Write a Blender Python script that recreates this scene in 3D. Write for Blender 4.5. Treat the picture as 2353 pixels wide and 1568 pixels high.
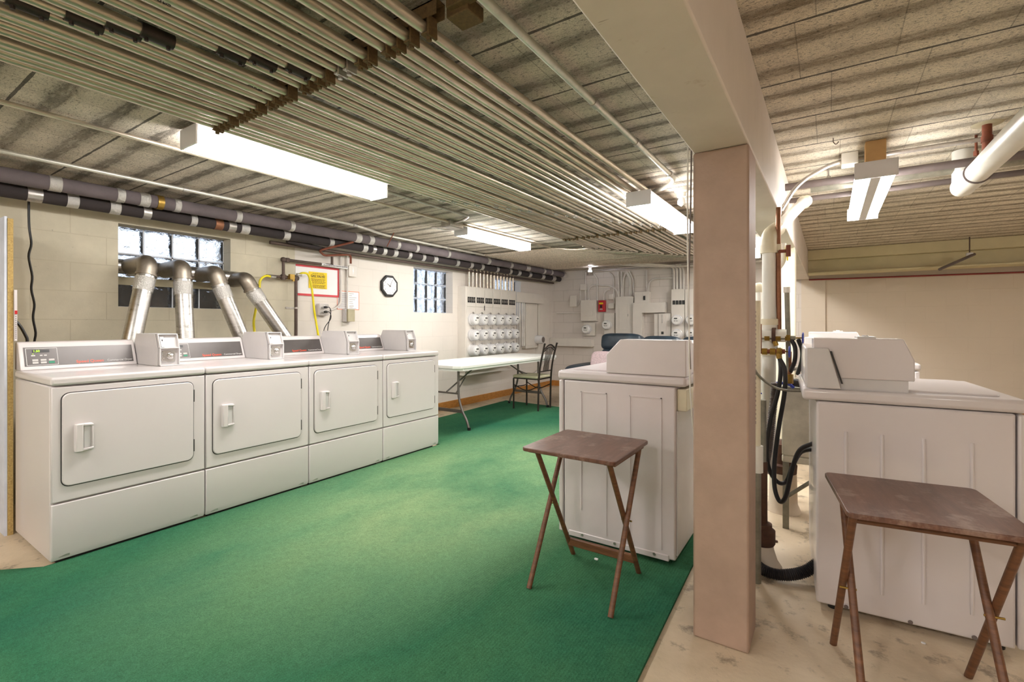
import bpy, math, random
from mathutils import Vector, Matrix
random.seed(7)
PI = math.pi
for o in list(bpy.data.objects): bpy.data.objects.remove(o)
SC = bpy.context.scene
C = SC.collection

# ------------------------------------------------------------------ camera, world, exposure
CAM_H = 1.17; YAW = math.radians(33.5); FPX = 1100.0; HOR = 745.0
cd = bpy.data.cameras.new('camera'); cam = bpy.data.objects.new('camera', cd); C.objects.link(cam)
cd.sensor_fit = 'HORIZONTAL'; cd.sensor_width = 36.0; cd.lens = 36.0*FPX/2353.0
cd.shift_y = -(784.0-HOR)/2353.0; cd.clip_start = 0.05
cam.location = (0, 0, CAM_H); cam.rotation_euler = (PI/2, 0, YAW)
SC.camera = cam
W = bpy.data.worlds.new('world'); SC.world = W; W.use_nodes = True
WB = W.node_tree.nodes['Background']; WB.inputs[0].default_value = (0.74, 0.84, 1.0, 1); WB.inputs[1].default_value = 1.2
SC.view_settings.view_transform = 'Standard'; SC.view_settings.look = 'None'
SC.view_settings.gamma = 1.0; SC.view_settings.use_curve_mapping = False
SC.view_settings.exposure = 0.86
LENS_STRENGTH = 26.0

# ------------------------------------------------------------------ pixel of the photo -> point on a real plane
_s, _c = math.sin(YAW), math.cos(YAW)
def _ray(u, v):
    a = (u-1176.5)/FPX; b = -(v-HOR)/FPX
    return (_c*a-_s, _s*a+_c, b)
def onX(u, v, x): d = _ray(u, v); t = x/d[0]; return Vector((x, d[1]*t, CAM_H+d[2]*t))
def onY(u, v, y): d = _ray(u, v); t = y/d[1]; return Vector((d[0]*t, y, CAM_H+d[2]*t))
def onZ(u, v, z): d = _ray(u, v); t = (z-CAM_H)/d[2]; return Vector((d[0]*t, d[1]*t, z))

# ------------------------------------------------------------------ materials
def L(h):  # srgb 0-255 -> linear
    return tuple(((x/255)/12.92 if x/255 <= .04045 else ((x/255+.055)/1.055)**2.4) for x in h)+(1,)
class NT:
    def __init__(s, name):
        s.m = bpy.data.materials.new(name); s.m.use_nodes = True; s.t = s.m.node_tree; s.b = s.t.nodes['Principled BSDF']
    def n(s, t, **k):
        x = s.t.nodes.new(t)
        for a, v in k.items(): setattr(x, a, v)
        return x
    def l(s, a, b): s.t.links.new(a, b)
    def coord(s, kind='Object'): return s.n('ShaderNodeTexCoord').outputs[kind]
    def mapping(s, v, scale=(1,1,1), rot=(0,0,0), loc=(0,0,0)):
        m = s.n('ShaderNodeMapping'); s.l(v, m.inputs[0]); m.inputs['Scale'].default_value = scale; m.inputs['Rotation'].default_value = rot; m.inputs['Location'].default_value = loc
        return m.outputs[0]
    def noise(s, v, scale, detail=4, rough=.6):
        x = s.n('ShaderNodeTexNoise'); s.l(v, x.inputs['Vector']); x.inputs['Scale'].default_value = scale; x.inputs['Detail'].default_value = detail; x.inputs['Roughness'].default_value = rough
        return x.outputs['Fac']
    def ramp(s, v, stops):
        r = s.n('ShaderNodeValToRGB'); s.l(v, r.inputs[0]); e = r.color_ramp.elements
        while len(e) < len(stops): e.new(.5)
        for q, (p, c) in zip(e, stops): q.position = p; q.color = c if len(c) == 4 else (*c, 1)
        return r.outputs[0]
    def mix(s, f, a, b, mode='MIX'):
        x = s.n('ShaderNodeMix', data_type='RGBA', blend_type=mode)
        for sock, v in ((x.inputs[0], f), (x.inputs[6], a), (x.inputs[7], b)):
            if isinstance(v, (int, float, tuple)): sock.default_value = v
            else: s.l(v, sock)
        return x.outputs[2]
    def math(s, op, a, b=None, c=None, clamp=False):
        x = s.n('ShaderNodeMath', operation=op, use_clamp=clamp)
        for i, v in enumerate((a, b, c)):
            if v is None: continue
            if isinstance(v, (int, float)): x.inputs[i].default_value = v
            else: s.l(v, x.inputs[i])
        return x.outputs[0]
    def bump(s, h, strength=.3, dist=.01):
        x = s.n('ShaderNodeBump'); s.l(h, x.inputs['Height']); x.inputs['Strength'].default_value = strength; x.inputs['Distance'].default_value = dist
        s.l(x.outputs[0], s.b.inputs['Normal'])
    def col(s, v): s.l(v, s.b.inputs['Base Color'])
BW = lambda v: (v, v, v, 1)
MATS = {}
def plain(name, rgb, rough=.5, metal=0, var=.06, scale=8, bump=0, bscale=60, coat=0):
    if name in MATS: return MATS[name]
    t = NT(name); t.b.inputs['Roughness'].default_value = rough; t.b.inputs['Metallic'].default_value = metal
    if coat: t.b.inputs['Coat Weight'].default_value = coat
    co = t.coord(); c = L(rgb)
    f = t.noise(co, scale, 5)
    d = tuple(x*(1-var*2.2) for x in c[:3])+(1,); e = tuple(min(1, x*(1+var)) for x in c[:3])+(1,)
    t.col(t.ramp(f, [(.3, d), (.7, e)]))
    if bump: t.bump(t.noise(co, bscale, 6), bump, .004)
    MATS[name] = t.m; return t.m
def emit(name, rgb, strength):
    t = NT(name); t.b.inputs['Base Color'].default_value = L(rgb); t.b.inputs['Emission Color'].default_value = L(rgb); t.b.inputs['Emission Strength'].default_value = strength
    t.b.inputs['Roughness'].default_value = .4; return t.m

def ceiling_mat():
    t = NT('wood_wool_ceiling'); t.b.inputs['Roughness'].default_value = .95
    co = t.coord(); sp = t.n('ShaderNodeSeparateXYZ'); t.l(co, sp.inputs[0]); X, Y = sp.outputs[0], sp.outputs[1]
    wob = t.noise(t.mapping(co, (2.2, 5, 1)), 2.0, 5)
    wob2 = t.math('MULTIPLY', t.math('SUBTRACT', wob, .5), .13)
    per = t.math('DIVIDE', t.math('SUBTRACT', Y, .062), .43)
    fr = t.math('FRACT', per)
    # thin open seam along x
    seam = t.math('LESS_THAN', t.math('ABSOLUTE', t.math('SUBTRACT', t.math('FRACT', t.math('ADD', per, .5)), .5)), t.math('MULTIPLY', t.noise(t.mapping(co, (3, 1, 1)), 3), .028))
    # two ragged stained bands in every panel row
    bn = t.noise(t.mapping(co, (2.5, 14, 1)), 3.0, 6, .7)
    big = t.noise(t.mapping(co, (.8, 1.2, 1)), 1.3, 3)
    def bandat(p, wa, wb):
        d = t.math('ABSOLUTE', t.math('SUBTRACT', t.math('ADD', t.math('ADD', fr, wob2), t.math('MULTIPLY', t.math('SUBTRACT', t.noise(t.mapping(co, (1, 2, 1)), 16, 5, .8), .5), .16)), p))
        return t.ramp(d, [(wa, BW(1)), (wb, BW(0))])
    band = t.math('MAXIMUM', bandat(.27, .045, .085), bandat(.75, .055, .10))
    halo = t.math('MULTIPLY', t.math('MAXIMUM', bandat(.27, .06, .17), bandat(.75, .07, .2)), .4)
    st = t.math('MULTIPLY', t.math('MAXIMUM', band, halo), t.ramp(bn, [(.28, BW(.35)), (.52, BW(1))]))
    st = t.math('MULTIPLY', st, t.ramp(big, [(.3, BW(.6)), (.6, BW(1))]))
    # cross joints, shifted row by row
    row = t.math('FLOOR', per)
    xs = t.math('ADD', t.math('DIVIDE', X, .30), t.math('MULTIPLY', t.math('FRACT', t.math('MULTIPLY', row, .37)), .55))
    j = t.math('LESS_THAN', t.math('FRACT', xs), .014)
    tile = t.n('ShaderNodeTexWhiteNoise', noise_dimensions='2D')
    cb = t.n('ShaderNodeCombineXYZ'); t.l(t.math('FLOOR', xs), cb.inputs[0]); t.l(row, cb.inputs[1]); t.l(cb.outputs[0], tile.inputs['Vector'])
    fib = t.noise(t.mapping(co, (1.0, 1.6, 1)), 58, 5, .75)
    fib2 = t.noise(co, 190, 3, .8)
    right = t.ramp(t.math('ADD', X, .33), [(.0, BW(0)), (.02, BW(1))])
    base = t.mix(right, L((222, 209, 193)), L((240, 229, 208)))
    base = t.mix(t.math('MULTIPLY', tile.outputs['Value'], .25), base, L((170, 155, 132)))
    stain = t.mix(right, L((84, 74, 62)), L((120, 104, 80)))
    c = t.mix(t.math('MULTIPLY', st, .85), base, stain)
    pit = t.ramp(fib, [(.37, BW(.4)), (.47, BW(1))])
    c = t.mix(1.0, c, pit, 'MULTIPLY')
    c = t.mix(1.0, c, t.ramp(fib2, [(.3, BW(.6)), (.6, BW(1.08))]), 'MULTIPLY')
    c = t.mix(1.0, c, t.ramp(t.noise(co, 9, 6, .7), [(.32, BW(.78)), (.55, BW(1))]), 'MULTIPLY')
    c = t.mix(t.math('MULTIPLY', j, .4), c, L((70, 60, 48)))
    c = t.mix(t.math('MULTIPLY', seam, .85), c, L((45, 38, 32)))
    t.col(c)
    hgt = t.math('SUBTRACT', t.math('ADD', t.math('MULTIPLY', fib, .6), t.math('MULTIPLY', tile.outputs['Value'], .5)), t.math('MULTIPLY', seam, 1.5))
    hgt = t.math('SUBTRACT', hgt, t.math('MULTIPLY', band, .9))
    t.bump(hgt, .7, .012)
    return t.m
def block_mat(name, rgb, mortar, axis='x', dirt=.5, mvis=.5):
    """painted concrete block: 0.4 x 0.2 courses on a vertical wall; axis = the wall's horizontal axis"""
    t = NT(name); t.b.inputs['Roughness'].default_value = .72
    co = t.coord(); sp = t.n('ShaderNodeSeparateXYZ'); t.l(co, sp.inputs[0])
    cb = t.n('ShaderNodeCombineXYZ'); t.l(sp.outputs[0 if axis == 'x' else 1], cb.inputs[0]); t.l(sp.outputs[2], cb.inputs[1])
    br = t.n('ShaderNodeTexBrick'); t.l(cb.outputs[0], br.inputs['Vector'])
    br.inputs['Scale'].default_value = 1; br.inputs['Brick Width'].default_value = .4; br.inputs['Row Height'].default_value = .2; br.inputs['Mortar Size'].default_value = .004; br.inputs['Mortar Smooth'].default_value = .3
    c = L(rgb); n1 = t.noise(co, 1.6, 6, .65)
    c1 = t.ramp(n1, [(.32, tuple(x*(1-.22*dirt) for x in c[:3])+(1,)), (.6, c)])
    c2 = t.mix(t.math('MULTIPLY', br.outputs['Fac'], mvis), c1, L(mortar))
    spots = t.ramp(t.noise(co, 23, 4, .7), [(.26, BW(.72)), (.33, BW(1))])
    c2 = t.mix(min(1, dirt), c2, spots, 'MULTIPLY')
    t.col(c2)
    h = t.math('ADD', t.math('MULTIPLY', t.noise(co, 85, 5), .25), t.math('MULTIPLY', br.outputs['Fac'], -1.0))
    t.bump(h, .35, .006); return t.m
def floor_mat():
    t = NT('painted_concrete'); t.b.inputs['Roughness'].default_value = .5
    co = t.coord(); a = t.noise(co, 1.7, 7, .65); b = t.noise(co, 9, 6, .7)
    c = t.ramp(a, [(.3, L((196, 182, 160))), (.52, L((222, 208, 188))), (.7, L((230, 218, 200)))])
    d = t.ramp(b, [(.33, L((120, 102, 78))), (.45, L((235, 225, 208)))])
    c = t.mix(.75, c, d, 'MULTIPLY')
    t.col(c); t.bump(t.math('ADD', t.noise(co, 40, 5), t.math('MULTIPLY', b, 1.5)), .25, .006); return t.m
WX, WY = -2.15-(-2.29), 2.75-2.515   # pale patch of wear and painted light, from the carpet's own centre
def carpet_mat():
    t = NT('green_carpet'); t.b.inputs['Roughness'].default_value = 1.0; t.b.inputs['Specular IOR Level'].default_value = .15
    co = t.coord(); a = t.noise(t.mapping(co, (1, .7, 1)), 1.1, 5, .6); g = t.noise(co, 260, 3, .8); m = t.noise(co, 45, 4, .7)
    c = t.ramp(a, [(.32, L((78, 132, 98))), (.5, L((122, 162, 118))), (.68, L((150, 180, 130)))])
    # painted light falloff plus some wear: middle paler, edges darkened as if shaded
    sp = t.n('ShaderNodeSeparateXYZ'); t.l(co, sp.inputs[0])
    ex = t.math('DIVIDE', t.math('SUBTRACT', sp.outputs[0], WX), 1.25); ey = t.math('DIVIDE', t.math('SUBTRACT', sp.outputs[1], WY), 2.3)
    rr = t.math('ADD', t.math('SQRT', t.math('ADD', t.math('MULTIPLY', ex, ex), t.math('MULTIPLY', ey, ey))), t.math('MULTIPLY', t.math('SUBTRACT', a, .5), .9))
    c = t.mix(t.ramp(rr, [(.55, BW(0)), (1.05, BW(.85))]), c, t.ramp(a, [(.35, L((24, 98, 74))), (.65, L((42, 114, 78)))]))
    c = t.mix(1, c, t.ramp(g, [(.3, BW(.55)), (.68, BW(1.25))]), 'MULTIPLY')
    c = t.mix(1, c, t.ramp(m, [(.3, BW(.86)), (.65, BW(1.08))]), 'MULTIPLY')
    t.col(c)
    wv = t.n('ShaderNodeTexWave', wave_type='BANDS', bands_direction='X'); t.l(co, wv.inputs[0]); wv.inputs['Scale'].default_value = 26; wv.inputs['Distortion'].default_value = 2.5; wv.inputs['Detail'].default_value = 2
    t.bump(t.math('ADD', g, t.math('MULTIPLY', wv.outputs['Fac'], .25)), .8, .006); return t.m
def steel(name, rgb, rough, metal, streak=.35, scale=(3, 3, 3)):
    t = NT(name); t.b.inputs['Metallic'].default_value = metal; co = t.coord()
    n1 = t.noise(t.mapping(co, scale), 6, 6, .7); c = L(rgb)
    t.col(t.ramp(n1, [(.3, tuple(x*(1-streak) for x in c[:3])+(1,)), (.62, c)]))
    t.l(t.math('MULTIPLY_ADD', n1, .25, rough-.1), t.b.inputs['Roughness']); return t.m
def foil_mat():
    t = NT('crinkled_foil_tape'); t.b.inputs['Metallic'].default_value = .85; t.b.inputs['Roughness'].default_value = .28; t.b.inputs['Base Color'].default_value = L((215, 212, 208))
    t.bump(t.noise(t.coord(), 70, 5, .7), .9, .01); return t.m
def glass_mat(name='glass_block', tint=(238, 242, 248)):
    t = NT(name); t.b.inputs['Base Color'].default_value = L(tint); t.b.inputs['Roughness'].default_value = .22
    t.b.inputs['Transmission Weight'].default_value = .95; t.b.inputs['IOR'].default_value = 1.2
    co = t.coord(); n1 = t.noise(co, 14, 4, .6)
    t.l(t.math('MULTIPLY_ADD', n1, .2, .0), t.b.inputs['Roughness'])
    t.bump(n1, 1.0, .06); return t.m
def tray_mat():
    t = NT('tray_wood_top'); t.b.inputs['Roughness'].default_value = .33
    co = t.coord(); a = t.noise(t.mapping(co, (14, 2, 2)), 3, 6, .7); b = t.noise(co, 7, 5, .75)
    c = t.ramp(a, [(.3, L((86, 56, 45))), (.7, L((122, 84, 68)))])
    c = t.mix(t.ramp(b, [(.52, BW(0)), (.70, BW(.65))]), c, L((176, 152, 136)))
    t.col(c); t.bump(a, .08, .003); return t.m
def wood_mat(name, a, b, rough=.45, sc=(2, 2, 14)):
    t = NT(name); t.b.inputs['Roughness'].default_value = rough
    t.col(t.ramp(t.noise(t.mapping(t.coord(), sc), 5, 6, .7), [(.3, L(a)), (.7, L(b))])); return t.m
def leather_mat():
    t = NT('blue_leather'); t.b.inputs['Roughness'].default_value = .42; co = t.coord()
    n1 = t.noise(co, 5, 5, .6); t.col(t.ramp(n1, [(.3, L((30, 40, 50))), (.7, L((52, 66, 78)))])); t.bump(t.noise(co, 30, 6, .7), .25, .01); return t.m

def beam_mat():
    t = NT('beam_plaster'); t.b.inputs['Roughness'].default_value = .6; co = t.coord()
    a = t.noise(co, 2.5, 5); k = t.noise(t.mapping(co, (1, 1.2, .35)), 7, 6, .75); k2 = t.noise(t.mapping(co, (1, 6, .5)), 5, 4, .8)
    c = t.ramp(a, [(.3, L((206, 194, 182))), (.7, L((220, 208, 196)))])
    c = t.mix(t.ramp(k, [(.60, BW(0)), (.72, BW(.45))]), c, L((160, 132, 108)))
    c = t.mix(t.ramp(k2, [(.66, BW(0)), (.70, BW(.5))]), c, L((130, 104, 84)))
    t.col(c); t.bump(t.noise(co, 30, 5), .12, .004); return t.m

M = dict(
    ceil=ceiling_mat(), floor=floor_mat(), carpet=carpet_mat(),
    wall_tan=block_mat('unpainted_cream_block', (208, 199, 176), (186, 176, 152), 'y', 1.0, .6),
    wall_white=block_mat('painted_block_left', (222, 214, 205), (200, 190, 180), 'y', .25, .25),
    wall_far=block_mat('painted_block_far', (216, 207, 199), (176, 166, 158), 'x', .25, .5),
    wall_cream=block_mat('cream_block_right', (212, 198, 180), (205, 192, 172), 'x', .15, .2),
    beam=beam_mat(),
    column=plain('column_plaster', (174, 148, 131), .6, 0, .07, 5, .25, 70),
    column2=plain('column_cream', (236, 228, 204), .6),
    enamel=plain('white_enamel', (214, 206, 205), .28, 0, .01, 2, 0, 60, .3),
    enamel_old=plain('aged_white_enamel', (214, 204, 204), .35, 0, .03, 3, 0, 60, .2),
    coin=plain('coin_box_grey', (208, 204, 203), .4, 0, .02),
    gasket=plain('dark_gap', (60, 56, 54), .8), panel=plain('console_graphite', (92, 86, 84), .35, .3, .05),
    chrome=steel('lock_chrome', (210, 208, 205), .25, 1, .15), red=plain('red_plastic', (196, 40, 44), .4),
    orange=emit('orange_print', (236, 84, 48), 0.0), whiteprint=plain('white_print', (225, 222, 220), .6), green_btn=plain('green_button', (24, 140, 104), .5),
    led=emit('green_led', (180, 255, 30), .9), btn=plain('grey_button', (200, 196, 192), .5), black=plain('black_plastic', (24, 22, 22), .4),
    duct=steel('galvanized_duct', (205, 202, 198), .28, 1, .25, (2, 2, 9)), elbow=steel('dull_elbow', (165, 155, 142), .42, .9, .3), foil=foil_mat(),
    conduit=steel('aged_conduit', (222, 208, 190), .33, .78, .4, (9, 1.2, 9)), conduit2=steel('bright_conduit', (214, 210, 198), .35, .6, .2),
    painted_conduit=plain('painted_conduit', (216, 210, 203), .5), coupling=steel('dark_coupling', (70, 60, 56), .5, .6, .4), silver=steel('silver_clamp', (196, 190, 184), .35, .8, .3),
    rust=steel('rusty_bracket', (120, 96, 62), .75, .3, .55, (12, 12, 12)), rust_red=steel('rust_red', (138, 78, 56), .7, .2, .4),
    insul=plain('grey_pipe_sleeve', (104, 94, 96), .85, 0, .12, 5, .3, 50), insul_dark=plain('dark_pipe_sleeve', (52, 44, 44), .85, 0, .15, 5, .3, 50),
    iron=steel('iron_gas_pipe', (98, 82, 74), .55, .5, .4), yellow=plain('yellow_hose', (232, 214, 30), .4), hose=plain('black_hose', (34, 30, 32), .42),
    copper=steel('copper_pipe', (156, 108, 80), .42, .7, .4), brass=steel('brass_valve', (176, 142, 70), .38, .8, .4), blue=plain('blue_handle', (34, 50, 140), .4),
    pvc=plain('white_pvc', (232, 229, 220), .35, 0, .03), pvc_cream=plain('cream_pvc', (228, 218, 192), .4, 0, .04), sink=plain('stone_sink', (212, 204, 186), .8, 0, .15, 6, .3, 40),
    tray=tray_mat(), tray_leg=wood_mat('tray_leg_wood', (84, 52, 34), (128, 84, 54)), table=plain('white_table_plastic', (238, 237, 232), .45, 0, .01), table_leg=plain('grey_steel_leg', (120, 112, 108), .4, .5),
    chair=plain('dark_bronze_frame', (52, 42, 38), .4, .4), seat=plain('beige_vinyl', (204, 196, 166), .55), leather=leather_mat(), pink=plain('pink_plush', (222, 196, 200), .95, 0, .1, 60, .6, 60),
    meterbox=plain('painted_meter_box', (220, 213, 204), .5, 0, .02), meter=plain('meter_glass', (214, 212, 212), .15, 0, .04, 8, 0, 60, .6), meter_face=plain('meter_face', (236, 234, 230), .4),
    screen=plain('dark_screen', (60, 60, 56), .3), redbox=plain('alarm_red', (186, 30, 40), .4), paper=plain('white_paper', (238, 236, 236), .7, 0, .01), redtrim=plain('red_trim', (206, 58, 66), .5), orangetrim=plain('orange_trim', (230, 150, 120), .6),
    yellowpaper=plain('yellow_paper', (240, 206, 10), .6, 0, .02), ink=plain('ink', (40, 34, 30), .7), inklight=plain('grey_ink', (150, 140, 136), .7),
    olive=plain('olive_box', (178, 168, 138), .5), osb=wood_mat('particle_board', (150, 120, 70), (206, 176, 112), .9, (20, 20, 20)), bluewhite=plain('blue_white_board', (214, 218, 232), .6),
    baseboard=wood_mat('oak_baseboard', (166, 108, 48), (204, 146, 76), .45, (3, 3, 12)), fixture=plain('fixture_white', (226, 224, 228), .45, 0, .01), glass=glass_mat(), woodblock=plain('wood_block', (206, 166, 112), .7),
    mortar=plain('window_mortar', (214, 217, 224), .8), steelbeam=plain('yellowish_beam_paint', (206, 194, 156), .6, 0, .08, 2), redpipe=plain('red_painted_pipe', (140, 50, 44), .6), clay=plain('rusty_clay_cap', (92, 62, 48), .8, 0, .25, 12, .3, 50),
    lens=emit('fluorescent_lens', (255, 253, 250), LENS_STRENGTH), bulb=emit('lit_bulb', (240, 240, 255), 40.0), galv=steel('galvanized_leg', (150, 146, 132), .5, .6, .35), darkpipe=plain('dark_grey_pipe', (112, 100, 96), .6, .1, .1), soil=plain('dust', (120, 100, 74), 1.0, 0, .3, 30, .5, 60),
)

# ------------------------------------------------------------------ mesh builder
class MB:
    def __init__(s): s.v = []; s.f = []
    def add(s, vs, fs):
        k = len(s.v); s.v += [tuple(x) for x in vs]; s.f += [tuple(i+k for i in f) for f in fs]; return s
    def box(s, x0, x1, y0, y1, z0, z1):
        x0, x1 = sorted((x0, x1)); y0, y1 = sorted((y0, y1)); z0, z1 = sorted((z0, z1))
        return s.add([(x0,y0,z0),(x1,y0,z0),(x1,y1,z0),(x0,y1,z0),(x0,y0,z1),(x1,y0,z1),(x1,y1,z1),(x0,y1,z1)],
                     [(0,3,2,1),(4,5,6,7),(0,1,5,4),(1,2,6,5),(2,3,7,6),(3,0,4,7)])
    def prism(s, poly, axis, a0, a1):
        """poly in the two other axes (cyclic order), extruded along axis"""
        def P(p, a):
            return {'x': (a, p[0], p[1]), 'y': (p[0], a, p[1]), 'z': (p[0], p[1], a)}[axis]
        ar = sum(poly[i][0]*poly[(i+1)%len(poly)][1]-poly[(i+1)%len(poly)][0]*poly[i][1] for i in range(len(poly)))
        pl = list(poly) if ar > 0 else list(poly)[::-1]
        if axis == 'y': pl = pl[::-1]
        a0, a1 = min(a0, a1), max(a0, a1); n = len(pl)
        vs = [P(p, a0) for p in pl]+[P(p, a1) for p in pl]
        return s.add(vs, [tuple(range(n))[::-1], tuple(range(n, 2*n))]+[(i, (i+1)%n, n+(i+1)%n, n+i) for i in range(n)])
    def tube(s, path, r, seg=12, caps=True):
        p = [Vector(q) for q in path]; n = len(p); R = r if isinstance(r, (list, tuple)) else [r]*n
        T = []
        for i in range(n):
            d = (p[min(i+1, n-1)]-p[max(i-1, 0)])
            T.append(d.normalized() if d.length > 1e-9 else Vector((0, 0, 1)))
        up = Vector((0, 0, 1)) if abs(T[0].z) < .9 else Vector((1, 0, 0)); N = T[0].cross(up).normalized()
        vs = []; fs = []
        for i in range(n):
            N = (N-T[i]*N.dot(T[i])).normalized(); B = T[i].cross(N)
            for j in range(seg):
                a = 2*PI*j/seg; vs.append(p[i]+(N*math.cos(a)+B*math.sin(a))*R[i])
        for i in range(n-1):
            for j in range(seg):
                k = (j+1)%seg; fs.append((i*seg+j, i*seg+k, (i+1)*seg+k, (i+1)*seg+j))
        if caps: fs += [tuple(range(seg))[::-1], tuple((n-1)*seg+j for j in range(seg))]
        return s.add(vs, fs)
    def cyl(s, a, b, r, seg=20, r2=None): return s.tube([a, b], [r, r if r2 is None else r2], seg)
    def lathe(s, prof, c, axis='z', seg=28):
        """prof: (radius, height) pairs along axis from c"""
        c = Vector(c); A = {'x': Vector((1,0,0)), 'y': Vector((0,1,0)), 'z': Vector((0,0,1)), '-y': Vector((0,-1,0)), '-x': Vector((-1,0,0)), '-z': Vector((0,0,-1))}[axis]
        U = Vector((0,0,1)) if abs(A.z) < .5 else Vector((1,0,0)); V = A.cross(U); vs = []; fs = []; n = len(prof)
        for r, h in prof:
            for j in range(seg):
                a = 2*PI*j/seg; vs.append(c+A*h+(U*math.cos(a)+V*math.sin(a))*max(r, 1e-4))
        for i in range(n-1):
            for j in range(seg):
                k = (j+1)%seg; fs.append((i*seg+j, i*seg+k, (i+1)*seg+k, (i+1)*seg+j))
        fs += [tuple(range(seg))[::-1], tuple((n-1)*seg+j for j in range(seg))]
        return s.add(vs, fs)
    def superbox(s, c, h, e=.35, nu=28, nv=14, rot=None):
        c = Vector(c); f = lambda w, m: math.copysign(abs(w)**m, w); vs = []; fs = []
        for i in range(nv+1):
            ph = -PI/2+PI*i/nv
            for j in range(nu):
                th = 2*PI*j/nu
                q = Vector((h[0]*f(math.cos(ph), e)*f(math.cos(th), e), h[1]*f(math.cos(ph), e)*f(math.sin(th), e), h[2]*f(math.sin(ph), e)))
                if rot: q = rot @ q
                vs.append(c+q)
        for i in range(nv):
            for j in range(nu):
                k = (j+1)%nu; fs.append((i*nu+j, i*nu+k, (i+1)*nu+k, (i+1)*nu+j))
        return s.add(vs, fs)
    def mir(s):
        s.v = [(-q[0], q[1], q[2]) for q in s.v]; s.f = [f[::-1] for f in s.f]; return s
    def xf(s, mat):
        s.v = [tuple(mat @ Vector(q)) for q in s.v]; return s
def fillet(pts, r, n=6):
    p = [Vector(q) for q in pts]; out = [p[0]]
    for i in range(1, len(p)-1):
        a = (p[i-1]-p[i]); b = (p[i+1]-p[i]); rr = min(r, a.length*.48, b.length*.48); a.normalize(); b.normalize()
        s0 = p[i]+a*rr; s1 = p[i]+b*rr
        for k in range(n+1):
            t = k/n; out.append(s0*(1-t)**2+p[i]*2*t*(1-t)+s1*t*t)
    out.append(p[-1]); return out
def spline(pts, n=8):
    p = [Vector(q) for q in pts]; p = [p[0]*2-p[1]]+p+[p[-1]*2-p[-2]]; out = []
    for i in range(1, len(p)-2):
        for k in range(n):
            t = k/n; a, b, c, d = p[i-1:i+3]
            out.append(.5*((2*b)+(c-a)*t+(2*a-5*b+4*c-d)*t*t+(3*b-a-3*c+d)*t**3))
    out.append(p[-2]); return out
def rrect(a0, a1, b0, b1, r, n=5):
    out = []
    for cx, cy, s in ((a1-r, b1-r, 0), (a0+r, b1-r, 1), (a0+r, b0+r, 2), (a1-r, b0+r, 3)):
        for k in range(n+1):
            t = PI/2*(s+k/n); out.append((cx+r*math.cos(t), cy+r*math.sin(t)))
    return out
def tag(o, label=None, cat=None, group=None, kind=None):
    if label: o['label'] = label
    if cat: o['category'] = cat
    if group: o['group'] = group
    if kind: o['kind'] = kind
    return o
def build(name, mb, mat, parent=None, bevel=0, world=False, sharp=40, seg=2):
    """link mb as ONE mesh object; a child's vertices are in its root's frame (world=True: given in world axes, root unrotated)"""
    v = mb.v
    if parent is None:
        xs = [q[0] for q in v]; ys = [q[1] for q in v]; zs = [q[2] for q in v]
        org = Vector(((min(xs)+max(xs))/2, (min(ys)+max(ys))/2, min(zs)))
    else:
        org = Vector((0, 0, 0))
        if world:
            q = parent
            while q: org += q.location; q = q.parent
    me = bpy.data.meshes.new(name); me.from_pydata([tuple(Vector(q)-org) for q in v], [], mb.f); me.update()
    for p in me.polygons: p.use_smooth = True
    me.set_sharp_from_angle(angle=math.radians(sharp))
    me.materials.append(mat)
    o = bpy.data.objects.new(name, me); C.objects.link(o)
    if parent is None: o.location = org
    else: o.parent = parent
    if bevel:
        b = o.modifiers.new('edge', 'BEVEL'); b.width = bevel; b.segments = seg; b.limit_method = 'ANGLE'; b.angle_limit = math.radians(35)
    return o
def root(name, loc, label, cat, group=None, rz=0):
    o = bpy.data.objects.new(name, None); C.objects.link(o); o.location = loc; o.rotation_euler = (0, 0, rz); o.empty_display_size = .1
    return tag(o, label, cat, group)
def struct(name, mb, mat, parent=None, **k):
    o = build(name, mb, mat, parent, **k)
    if parent is None: o['kind'] = 'structure'
    return o
def copy_tree(o, parent=None):
    c = o.copy(); C.objects.link(c); c.parent = parent
    for ch in list(o.children): copy_tree(ch, c)
    return c
def text(name, body, size, mat, parent, mtx, ext=.0006, align='LEFT', bold=0.0):
    cu = bpy.data.curves.new(name, 'FONT'); cu.body = body; cu.size = size; cu.extrude = ext; cu.align_x = align; cu.align_y = 'CENTER'; cu.offset = bold
    t = bpy.data.objects.new('tmp', cu); C.objects.link(t); bpy.context.view_layer.update()
    me = bpy.data.meshes.new_from_object(t.evaluated_get(bpy.context.evaluated_depsgraph_get()))
    bpy.data.objects.remove(t); me.transform(mtx); me.materials.clear(); me.materials.append(mat); me.name = name
    o = bpy.data.objects.new(name, me); C.objects.link(o); o.parent = parent; return o
def frame(origin, xdir, ydir):
    x = Vector(xdir).normalized(); y = Vector(ydir).normalized(); z = x.cross(y)
    return Matrix(((x.x, y.x, z.x, origin[0]), (x.y, y.y, z.y, origin[1]), (x.z, y.z, z.z, origin[2]), (0, 0, 0, 1)))

# ------------------------------------------------------------------ the room
XL, YF, ZC, XR = -4.4, 8.05, 2.16, 4.2
struct('floor', MB().box(-4.9, XR+.2, -2.2, YF+.25, -.12, 0), M['floor'])
struct('ceiling', MB().box(-4.9, XR+.2, -2.2, YF+.25, ZC, ZC+.12), M['ceil'])
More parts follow.
